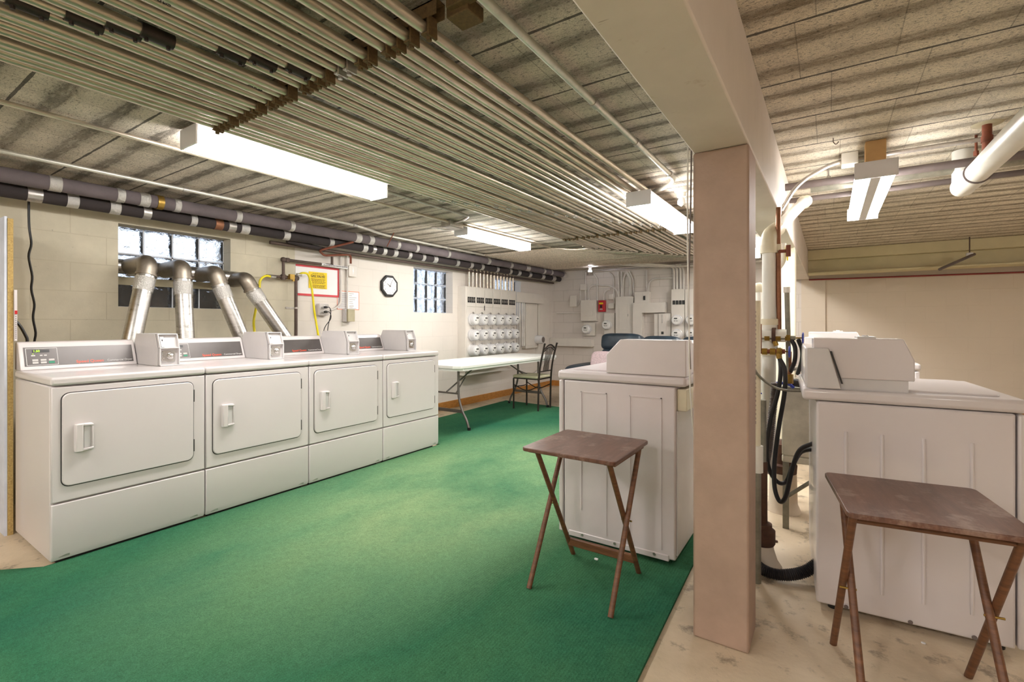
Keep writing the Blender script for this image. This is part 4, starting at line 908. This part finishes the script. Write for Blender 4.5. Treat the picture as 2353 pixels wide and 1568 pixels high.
build('trough', MB().prism([(x0, zl), (xm, zl), (xm, zb), (x1, zb), (x1, zt), (x0, zt)], 'y', YF-.14, YF-.002), M['meterbox'], r, .005, world=True)
r, x0, x1, z0, z1 = fbox('distribution_cabinet', 1507, 721, 1545, 790, .1, 'white cabinet with centre cover and small square label, far wall')
fplate(r, 'centre_cover', x0+.08, x1-.07, z0, z1, YF-.1, .02, 'meterbox', .003); fplate(r, 'handle_slot', x0+.135, x0+.15, z1-.16, z1-.02, YF-.12, .006, 'silver'); fplate(r, 'square_label', x0+.125, x0+.165, z1-.345, z1-.30, YF-.12, .003, 'screen')
r, x0, x1, z0, z1 = fbox('meter_stack', 1547, 666, 1577, 790, .12, 'narrow white meter stack with four breakers beside the column')
for k in range(4): fplate(r, 'breaker', x0+.025+k*.05, x0+.063+k*.05, z1-.25, z1-.185, YF-.12, .01, 'black')
for v in (736, 768): fmeter(r, 1561, v, .08, .12)
r, x0, x1, z0, z1 = fbox('meter_stack', 1578, 666, 1610, 790, .12, 'white meter stack mostly hidden behind the column')
for v in (736, 768): fmeter(r, 1594, v, .08, .12)
r, x0, x1, z0, z1 = fbox('junction_box', 1336, 654, 1350, 667, .06, 'small bluish white junction box high on the far wall')
# conduits on the far wall
fc = [([(1347, 622), (1347, 654)], .015), ([(1347, 667), (1347, 691)], .014), ([(1354, 691), (1354, 664), (1364, 655), (1405, 657), (1420, 668), (1423, 684)], .015), ([(1366, 630), (1374, 640), (1374, 691)], .016),
      ([(1389, 692), (1389, 676), (1396, 667), (1404, 665)], .013), ([(1402, 627), (1411, 636), (1413, 700)], .014), ([(1422, 625), (1424, 684)], .013), ([(1429, 684), (1430, 625)], .014), ([(1432, 684), (1434, 638), (1441, 626), (1448, 640), (1448, 682)], .015),
      ([(1443, 625), (1451, 640), (1452, 684)], .014), ([(1447, 624), (1456, 642), (1457, 684)], .013), ([(1487, 622), (1488, 672)], .013), ([(1491, 672), (1492, 650), (1502, 641), (1548, 639)], .014), ([(1335, 663), (1335, 690), (1330, 701)], .012)]
fl = ['stub into the small junction box', 'short drop from the junction box to the square panel', 'arched one from the square panel to the tall panel', 'second drop into the square panel', 'curved one above the red alarm', 'drop to the two small boxes', 'thin drop left edge of the tall panel', 'straight drop into the tall panel', 'looped one above the tall panel', 'third drop into the tall panel', 'rightmost drop into the tall panel', 'straight drop into the switch box', 'curved one from the switch box to the meter stack', 'short link beside the small narrow box']
for (pts, rad), lb in zip(fc, fl):
    P = [Vector((F2(u, v)[0], YF-.03, F2(u, v)[1])) for u, v in pts]
    conduit('wall_conduit', P, rad, M['painted_conduit'], 'white conduit on the far wall, '+lb, 'conduit', 'painted conduits on the far wall', .12)
for k, u in enumerate((1551, 1558, 1566, 1573)):
    x = F2(u, 650)[0]; conduit('riser_conduit', [(x, YF-.3, 2.10), (x, YF-.06, 2.09), (x, YF-.06, F2(u, 666)[1])], .02, M['painted_conduit'], 'thick white riser conduit %s above the meter stack by the column' % pos[k], 'conduit', 'riser conduits above the meter stack', .1)
for k in range(3): conduit('ceiling_branch_conduit', [(-2.95+k*.17, 7.3, 2.14), (-2.15+k*.1, 7.80+k*.03, 2.09), (-.44, 7.80+k*.03, 2.09)], .016, M['painted_conduit'], 'ceiling conduit %s of three sweeping towards the far meter stack' % pos[k], 'conduit', 'ceiling conduits sweeping to the meter stack', .3)
conduit('wall_conduit', [(-4.3, YF-.02, onY(1300, 720, YF).z), (-3.77, YF-.02, onY(1300, 720, YF).z)], .01, M['painted_conduit'], 'thin white horizontal conduit low between corner and square panel', 'conduit', 'painted conduits on the far wall')
conduit('wall_conduit', [(-4.34, 6.75, .62), (-4.34, 6.8, .34), (-4.3, 7.1, .28), (-4.3, 7.5, .40), (-4.28, 7.7, .74)], .012, M['painted_conduit'], 'white cable conduit looping low behind the chair', 'conduit', 'painted conduits on the far wall', .15)

# ------------------------------------------------------------------ cables beside the column
tag(build('hanging_cable', MB().tube(spline([(-.437, 1.845, 1.86), (-.437, 1.84, 1.5), (-.432, 1.84, 1.2), (-.431, 1.85, .95), (-.437, 1.95, .7)], 8), .0028, 8), M['painted_conduit']), 'pale cable hanging down the left edge of the front column', 'cable')
tag(build('hanging_cable', MB().tube(spline([(-.431, 1.875, 1.83), (-.434, 1.87, 1.55), (-.440, 1.865, 1.25), (-.434, 1.87, 1.0)], 8), .003, 8), M['darkpipe']), 'thin dark cable hanging beside the pale one at the front column', 'cable')

# ------------------------------------------------------------------ plumbing between the washers
YP = 2.95
py = lambda u, v, y=YP: tuple(onY(u, v, y))
r = root('drain_stack', (-.28, YP, 0), 'thick white plastic drain pipe rising behind the column', 'pipe')
xs_ = -.272
build('pipe', MB().tube([(xs_, YP, .36), (xs_, YP, 1.60)], .034, 22), M['pvc'], r, world=True)
build('diagonal_pipe', MB().tube([(xs_, YP, 1.60), (xs_+.01, YP+.03, 1.66), (-.19, 3.3, 1.82), (-.135, 3.86, 2.02)], .033, 20), M['pvc'], r, world=True)
build('elbow', MB().tube(fillet([(xs_, YP, 1.57), (xs_, YP, 1.655), (xs_+.035, YP+.08, 1.70)], .04, 6), .041, 22).tube([(xs_, YP, 1.555), (xs_, YP, 1.60)], .045, 22), M['pvc_cream'], r, world=True)
build('tee', MB().tube([(xs_, YP, 1.02), (xs_, YP, 1.18)], .043, 22).tube([(xs_-.12, YP-.03, 1.108), (xs_+.085, YP-.03, 1.108)], .034, 20), M['pvc'], r, world=True)
build('tee_ring', MB().tube([(xs_+.018, YP-.03, 1.108), (xs_+.036, YP-.03, 1.108)], .043, 22), M['clay'], r, world=True)
for z in (1.0, 1.165): build('coupling_band', MB().tube([(xs_, YP, z), (xs_, YP, z+.033)], .047, 22), M['pvc_cream'], r, world=True)
build('upper_collar', MB().tube([(-.142, 3.78, 1.99), (-.135, 3.84, 2.012)], .043, 20), M['pvc_cream'], r, world=True)
r = root('drain_standpipe', (-.26, 2.42, 0), 'cream plastic standpipe with printed letters next to the column', 'pipe')
q = onY(1739, 760, 2.42)
build('pipe', MB().tube([(q.x, 2.42, .62), (q.x, 2.42, 1.275)], .016, 16), M['pvc_cream'], r, world=True)
m = MB()
for k in range(26): m.box(q.x-.005, q.x-.001, 2.402, 2.4045, .72+k*.02, .72+k*.02+random.uniform(.006, .013))
build('printed_marks', m, M['inklight'], r, world=True)
build('lower_fitting', MB().tube([(q.x, 2.42, .50), (q.x, 2.42, .62)], .026, 16), M['pvc'], r, world=True)
build('lower_pipe', MB().tube([(q.x, 2.42, 0), (q.x, 2.42, .50)], .018, 14), M['galv'], r, world=True)
# rusty floor cleanout
q = onY(1752, 1190, 2.62)
r = root('floor_drain_cap', (q.x, 2.62, 0), 'rusty round drain fitting standing on a plaster mound', 'drain')
q.x = max(q.x, -.31)
build('mound', MB().lathe([(.085, 0), (.065, .03), (.05, .08), (.048, .10)], (q.x, 2.62, 0), 'z'), M['wall_cream'], r, world=True)
build('cap', MB().lathe([(.05, .0), (.056, .01), (.056, .07), (.05, .075), (.042, .08), (.042, .10), (.022, .105), (.022, .40)], (q.x, 2.62, .10), 'z'), M['clay'], r, world=True)
build('riser', MB().tube([(q.x, 2.62, .5), (q.x, 2.62, .80)], .017, 12), M['galv'], r, world=True)
r = root('floor_drain_cap', (-.235, 3.45, 0), 'second rusty drain fitting further back beside the sink', 'drain')
build('mound', MB().lathe([(.10, 0), (.08, .05), (.075, .24)], (-.24, 3.45, 0), 'z'), M['wall_cream'], r, world=True)
build('cap', MB().lathe([(.075, .0), (.078, .05), (.060, .06), (.055, .18), (.03, .20)], (-.24, 3.45, .24), 'z'), M['clay'], r, world=True)
# copper and galvanised risers
r = root('copper_riser', py(1792, 770), 'tall brownish copper water pipe rising to the beam', 'pipe')
xc = onY(1790, 640, YP).x
build('pipe', MB().tube([(xc, YP, 1.10), (xc-.004, YP, 1.70), (xc-.002, YP, 1.80)], .0125, 14), M['copper'], r, world=True)
build('clamp_ring', MB().tube([(xc-.003, YP, 1.565), (xc-.003, YP, 1.60)], .018, 14), M['pvc_cream'], r, world=True)
build('valve', MB().cyl((xc, YP-.015, 1.56), (xc+.05, YP-.015, 1.56), .009, 10).cyl((xc+.045, YP-.015, 1.53), (xc+.045, YP-.015, 1.59), .012, 10), M['rust_red'], r, world=True)
r = root('grey_riser', py(1810, 770), 'grey capped water pipe standing right of the copper pipe', 'pipe')
q = onY(1808, 660, YP); q2 = onY(1813, 860, YP)
build('pipe', MB().tube([q, q2], .0125, 14), M['galv'], r, world=True); build('cap', MB().tube([q, q-Vector((0, 0, .03))], .016, 14), M['pvc'], r, world=True)
build('lower_copper', MB().tube([q2+Vector((0, 0, .12)), q2-Vector((0, 0, .02))], .0127, 12), M['copper'], r, world=True)
build('brass_union', MB().tube([q2+Vector((0, 0, .0)), q2-Vector((0, 0, .05))], .021, 8), M['brass'], r, world=True)
r = root('white_riser', py(1798, 600), 'short white pipe section under the beam with yellow tag', 'pipe')
a_ = onY(1799, 560, 3.1); b_ = onY(1800, 600, 3.1); c_ = onY(1772, 635, 3.1)
build('pipe', MB().tube(fillet([a_, b_, c_], .03, 5), .017, 16), M['pvc'], r, world=True)
build('yellow_tag', MB().box(b_.x+.018, b_.x+.024, 3.08, 3.10, b_.z+.0, b_.z+.08), M['yellow'], r, world=True)
# faucets
def valve(label, pts, rad, hand_at, mat):
    r = root('water_valve', pts[0], label, 'valve', 'brass water valves')
    build('body', MB().tube(fillet(pts, .02, 3), rad, 14), M[mat], r, world=True)
    n = Vector(pts[-1]); p_ = Vector(hand_at)
    for k in (.25, .55, .8):
        w = Vector(pts[0]).lerp(n, k); build('hex_nut', MB().tube([w-Vector((.012, 0, 0)), w+Vector((.012, 0, 0))], rad+.006, 6), M['brass'], r, world=True)
    build('stem', MB().tube([n, p_], .004, 8), M['brass'], r, world=True)
    build('handle', MB().lathe([(.010, -.004), (.026, -.004), (.030, 0), (.026, .004), (.010, .004)], p_, 'x', 12), M['blue'], r, world=True)
    return r
YV = 2.75
v1 = valve('nearer brass water valve with blue wheel handle', [py(1742, 808, YV), py(1804, 808, YV)], .012, py(1814, 809, YV), 'rust_red')
build('hose_outlet', MB().tube([py(1788, 808, YV), py(1791, 824, YV)], .013, 8), M['brass'], v1, world=True)
v2 = valve('further brass water valve with blue wheel handle', [py(1742, 776, 2.9), py(1828, 777, 2.9)], .012, py(1845, 777, 2.9), 'galv')
build('hose_outlet', MB().tube([py(1778, 780, 2.9), py(1784, 795, 2.9)], .012, 8), M['brass'], v2, world=True)
conduit('white_water_pipe', [py(1742, 770, 3.0), py(1812, 766, 3.0)], .016, M['pvc'], 'white sleeved water pipe between the valves and the risers', 'pipe')
conduit('copper_stub', [py(1746, 745, 2.74), py(1746, 806, 2.74)], .009, M['copper'], 'short vertical copper stub beside the standpipe', 'pipe')
# hoses
hs = [([py(1791, 824, YV), py(1803, 850, YV), py(1803, 900, YV), py(1790, 980, 2.78), py(1780, 1060, 2.78), py(1780, 1120, 2.76), py(1792, 1153, 2.74), py(1806, 1140, 2.72), py(1820, 1080, 2.70), py(1838, 1035, 2.68), py(1872, 1018, 2.66)], 'black water hose looping lowest and up into the right washer'),
      ([py(1789, 800, 2.83), py(1794, 850, 2.81), py(1788, 900, 2.80), py(1770, 970, 2.80), py(1762, 1040, 2.80), py(1770, 1085, 2.80), py(1790, 1110, 2.80), py(1808, 1105, 2.83), py(1822, 1070, 2.80), py(1840, 1040, 2.76), py(1872, 1032, 2.72)], 'black water hose making the shallower loop into the right washer'),
      ([py(1818, 780, 2.9), py(1827, 800, 2.9), py(1826, 830, 2.9), py(1816, 855, 2.95)], 'short black hose curving behind the left riser'),
      ([py(1835, 782, 2.9), py(1843, 805, 2.95), py(1842, 830, 3.0), py(1833, 860, 3.05)], 'short black hose curving beside the washer console')]
for pts, lb in hs: tag(build('water_hose', MB().tube(spline(pts, 8), .0105, 12), M['hose']), lb, 'hose', 'black washer hoses')
p_ = spline([py(1781, 880, 2.87), py(1778, 920, 2.87), py(1772, 970, 2.87), py(1766, 1030, 2.87), py(1757, 1075, 2.87), py(1746, 1115, 2.86), py(1738, 1160, 2.84)], 26)
tag(build('corrugated_hose', MB().tube(p_, [.0205 if k % 2 else .017 for k in range(len(p_))], 14), M['darkpipe']), 'grey ribbed drain hose hanging behind the black hoses', 'hose')
p_ = spline([(-.33, 2.62, .05), (-.27, 2.50, .035), (-.19, 2.48, .032), (-.10, 2.52, .05), (-.03, 2.56, .10), (.04, 2.60, .13)], 24)
tag(build('lint_hose', MB().tube(p_, [.026 if k % 2 else .022 for k in range(len(p_))], 14), M['hose']), 'black ribbed hose lying on the concrete floor into the right washer', 'hose')
tag(build('thin_hose', MB().tube(spline([py(1730, 845, 2.35), py(1748, 868, 2.40), py(1775, 888, 2.5), py(1805, 897, 2.55), py(1842, 899, 2.6)], 8), .0055, 8), M['galv']), 'thin grey tube draped from the column across to the washer', 'hose')
# laundry sink
r = root('laundry_sink', (.05, 3.42, 0), 'stone laundry sink on steel legs behind the hoses', 'sink')
sx0, sx1, sy0, sy1 = -.225, .30, 3.14, 3.70
o = MB().box(sx0, sx1, sy0, sy0+.035, .42, .80).box(sx0, sx1, sy1-.035, sy1, .42, .80).box(sx0, sx0+.035, sy0+.035, sy1-.035, .42, .80).box(sx1-.035, sx1, sy0+.035, sy1-.035, .42, .80).box(sx0, sx1, sy0, sy1, .38, .42)
build('basin', o, M['sink'], r, .008, world=True)
build('rim', MB().box(sx0-.01, sx1+.01, sy0-.01, sy0+.035, .80, .812).box(sx0-.01, sx1+.01, sy1-.035, sy1+.01, .80, .812).box(sx0-.01, sx0+.035, sy0+.035, sy1-.035, .80, .812).box(sx1-.035, sx1+.01, sy0+.035, sy1-.035, .80, .812), M['galv'], r, .002, world=True)
for x in (sx0+.02, sx1-.02):
    for y in (sy0+.02, sy1-.02): build('leg', MB().prism([(x-.016, y-.016), (x+.016, y-.016), (x+.016, y-.010), (x-.010, y-.010), (x-.010, y+.016), (x-.016, y+.016)], 'z', 0, .40), M['galv'], r, world=True)
build('brace', MB().tube([(sx0+.02, sy0+.005, .18), (.02, sy0+.005, .385)], .011, 6), M['galv'], r, world=True)
build('trap', MB().cyl((.0, 3.3, .30), (.0, 3.3, .38), .05, 16), M['galv'], r, world=True)
build('faucet', MB().tube(fillet([(-.19, 3.155, .815), (-.19, 3.155, .91), (-.10, 3.16, .93), (-.05, 3.16, .90)], .03, 4), .012, 10).cyl((-.22, 3.155, .85), (-.16, 3.155, .85), .015, 10), M['chrome'], r, world=True)
tag(build('hose_end', MB().tube([(-.20, 3.10, .845), (-.06, 3.10, .835)], .022, 14).tube([(-.075, 3.10, .836), (-.055, 3.10, .835)], .028, 14), M['hose']), 'black hose end lying over the sink rim', 'hose')
tag(build('blue_clamp', MB().tube(fillet([py(1824, 892, 3.07), py(1812, 881, 3.07), py(1776, 881, 3.07), py(1769, 886, 3.07), py(1769, 914, 3.07)], .02, 4), .0085, 8).tube([py(1769, 908, 3.07), py(1746, 904, 3.07)], .004, 8), M['blue']), 'dark blue screw clamp gripping the rim of the sink', 'clamp')

# ------------------------------------------------------------------ right bay ceiling pipes
def hpipe(u0, v0, u1, v1, z, rad, mat, label, name='overhead_pipe', grp='pipes crossing the right-hand bay'):
    a = onZ(u0, v0, z); b = onZ(u1, v1, z); d = (b-a).normalized()
    y = (a.y+b.y)/2; a = Vector((-.234, y, z)); b = Vector((3.9, y, z))
    return conduit(name, [a, b], rad, M[mat], label, 'pipe', grp)
hpipe(1800, 432, 2353, 355, 2.05, .023, 'darkpipe', 'dark grey pipe crossing the right bay behind the hanging light')
hpipe(1925, 440, 2353, 405, 2.05, .018, 'darkpipe', 'thinner dark pipe crossing the right bay, furthest back')
r5 = conduit('overhead_pipe', [(-.1, 3.70, 2.06), (2.0, 3.70, 2.07), (3.9, 3.70, 2.08)], .030, M['galv'], 'pale thick pipe crossing the right bay between the dark ones', 'pipe', 'pipes crossing the right-hand bay')
conduit('painted_conduit', [(-.24, 3.3, 1.85), (-.16, 3.36, 2.02), (.02, 3.40, 2.12), (.14, 3.42, 2.13), (2.6, 3.42, 2.13)], .012, M['silver'], 'thin conduit curving up from the beam to the hanging light', 'conduit', None, .1)
tag(build('conduit_box', MB().box(.06, .14, 3.36, 3.45, 2.09, ZC-.001), M['pvc'], bevel=.004), 'small white box on the ceiling beside the wood block', 'electrical box')
r = root('white_vent_pipe', (.64, 3.2, 1.95), 'large shiny white plastic pipe hung under the right bay ceiling', 'pipe')
build('pipe', MB().tube([(.64, 1.2, 1.93), (.64, 3.66, 1.955)], .052, 28), M['pvc'], r, world=True)
build('coupling', MB().tube([(.64, 3.38, 1.952), (.64, 3.55, 1.954)], .058, 28), M['pvc'], r, world=True)
build('seam', MB().tube([(.64, 3.372, 1.952), (.64, 3.380, 1.952)], .0592, 28), M['darkpipe'], r, world=True)
build('elbow', MB().superbox((.64, 3.70, 1.957), (.056, .075, .056), .9).tube([(.64, 3.70, 1.96), (.64, 3.70, ZC-.001)], .05, 22), M['pvc'], r, world=True)
q = onZ(2268, 285, ZC)
r = root('rusty_stub_pipe', (q.x, q.y, 2.0), 'rusty stub pipe coming down through a hole in the ceiling', 'pipe')
build('pipe', MB().tube([(q.x, q.y, ZC-.001), (q.x, q.y, 2.02)], .019, 16).tube([(q.x, q.y, 2.10), (q.x, q.y, 2.07)], .023, 16), M['rust_red'], r, world=True)
build('escutcheon', MB().lathe([(.06, 0), (.055, .004), (.03, .005)], (q.x, q.y, ZC), '-z'), M['olive'], r, world=True)
q = onZ(2243, 310, ZC)
tag(build('hanger_rod', MB().tube([(q.x, q.y, ZC-.001), (q.x, q.y, 2.06)], .006, 10).cyl((q.x, q.y, 2.05), (q.x, q.y, 2.075), .012, 6), M['rust_red']), 'thin rusty hanger rod beside the rusty stub pipe', 'hanger')
q = onZ(1904, 380, ZC)
tag(build('hanger_rod', MB().tube([(q.x, q.y, ZC-.001), (q.x, q.y, 2.075)], .004, 10).superbox((q.x, q.y, 2.08), (.012, .006, .016), .8), M['silver']), 'small silver pipe hanger near the beam in the right bay', 'hanger')
q = onZ(1915, 318, ZC)
tag(build('ceiling_hook', MB().tube(spline([(q.x, q.y, ZC), (q.x, q.y, ZC-.02), (q.x+.012, q.y, ZC-.034), (q.x+.024, q.y, ZC-.022)], 6), .0022, 8), M['iron']), 'small open hook screwed in the right bay ceiling', 'hook')
q = onY(2228, 585, 7.4)
r = root('hanging_bracket', (q.x, 7.4, 1.9), 'dark arm bracket hanging on a thin rod before the far beam', 'bracket')
build('rod', MB().tube([(q.x, 7.4, ZC), (q.x, 7.4, q.z)], .006, 8), M['iron'], r, world=True)
a_ = onY(2172, 613, 6.6); build('arm', MB().tube([(q.x+.04, 7.4, q.z), (a_.x, 6.9, a_.z)], .016, 6), M['darkpipe'], r, world=True)
build('clip', MB().superbox((q.x, 7.4, q.z), (.03, .03, .02), .4), M['fixture'], r, world=True)
z_ = onY(1828, 645, YF-.03).z; z2 = onY(2353, 626, YF-.03).z
conduit('red_pipe', [(-.235, YF-.045, z_), (3.9, YF-.045, z_+(z2-z_)*1.9)], .010, M['redpipe'], 'thin dark red pipe along the top of the far wall, right bay', 'pipe')
# small debris on the floor and carpet
for (u, v, z, s_, mt, lb) in ((1370, 1287, .014, .010, 'paper', 'tiny white paper scrap on the carpet by the left washer'), (1782, 1246, 0, .012, 'clay', 'small rust crumb on the concrete by the ribbed hose'), (2122, 1480, 0, .007, 'paper', 'tiny paper flake on the concrete under the right tray')):
    q = onZ(u, v, z); tag(build('scrap', MB().superbox((q.x, q.y, z+s_*.4), (s_, s_*.7, s_*.4), .6, 10, 6), M[mt]), lb, 'debris')

r = root('white_side_pipe', tuple(onY(1746, 900, 3.35)), 'white pipe with rounded cap half hidden behind the thick drain pipe', 'pipe')
q = onY(1744, 662, 3.35)
build('pipe', MB().tube([q, (q.x, 3.35, .3)], .022, 16), M['pvc'], r, world=True)
build('cap', MB().superbox((q.x, 3.35, q.z), (.030, .030, .034), .8), M['pvc_cream'], r, world=True)
q = onZ(1566, 434, ZC-.001)
r = root('ceiling_lamp_holder', tuple(q), 'small white lamp holder on the ceiling left of the front column', 'lamp')
build('base', MB().lathe([(.05, 0), (.05, .02), (.032, .03), (.030, .06)], q, '-z'), M['pvc'], r, world=True)
build('bulb', MB().lathe([(.013, 0), (.028, .03), (.028, .05), (.002, .07)], (q.x, q.y, q.z-.06), '-z'), M['meter_face'], r, world=True)
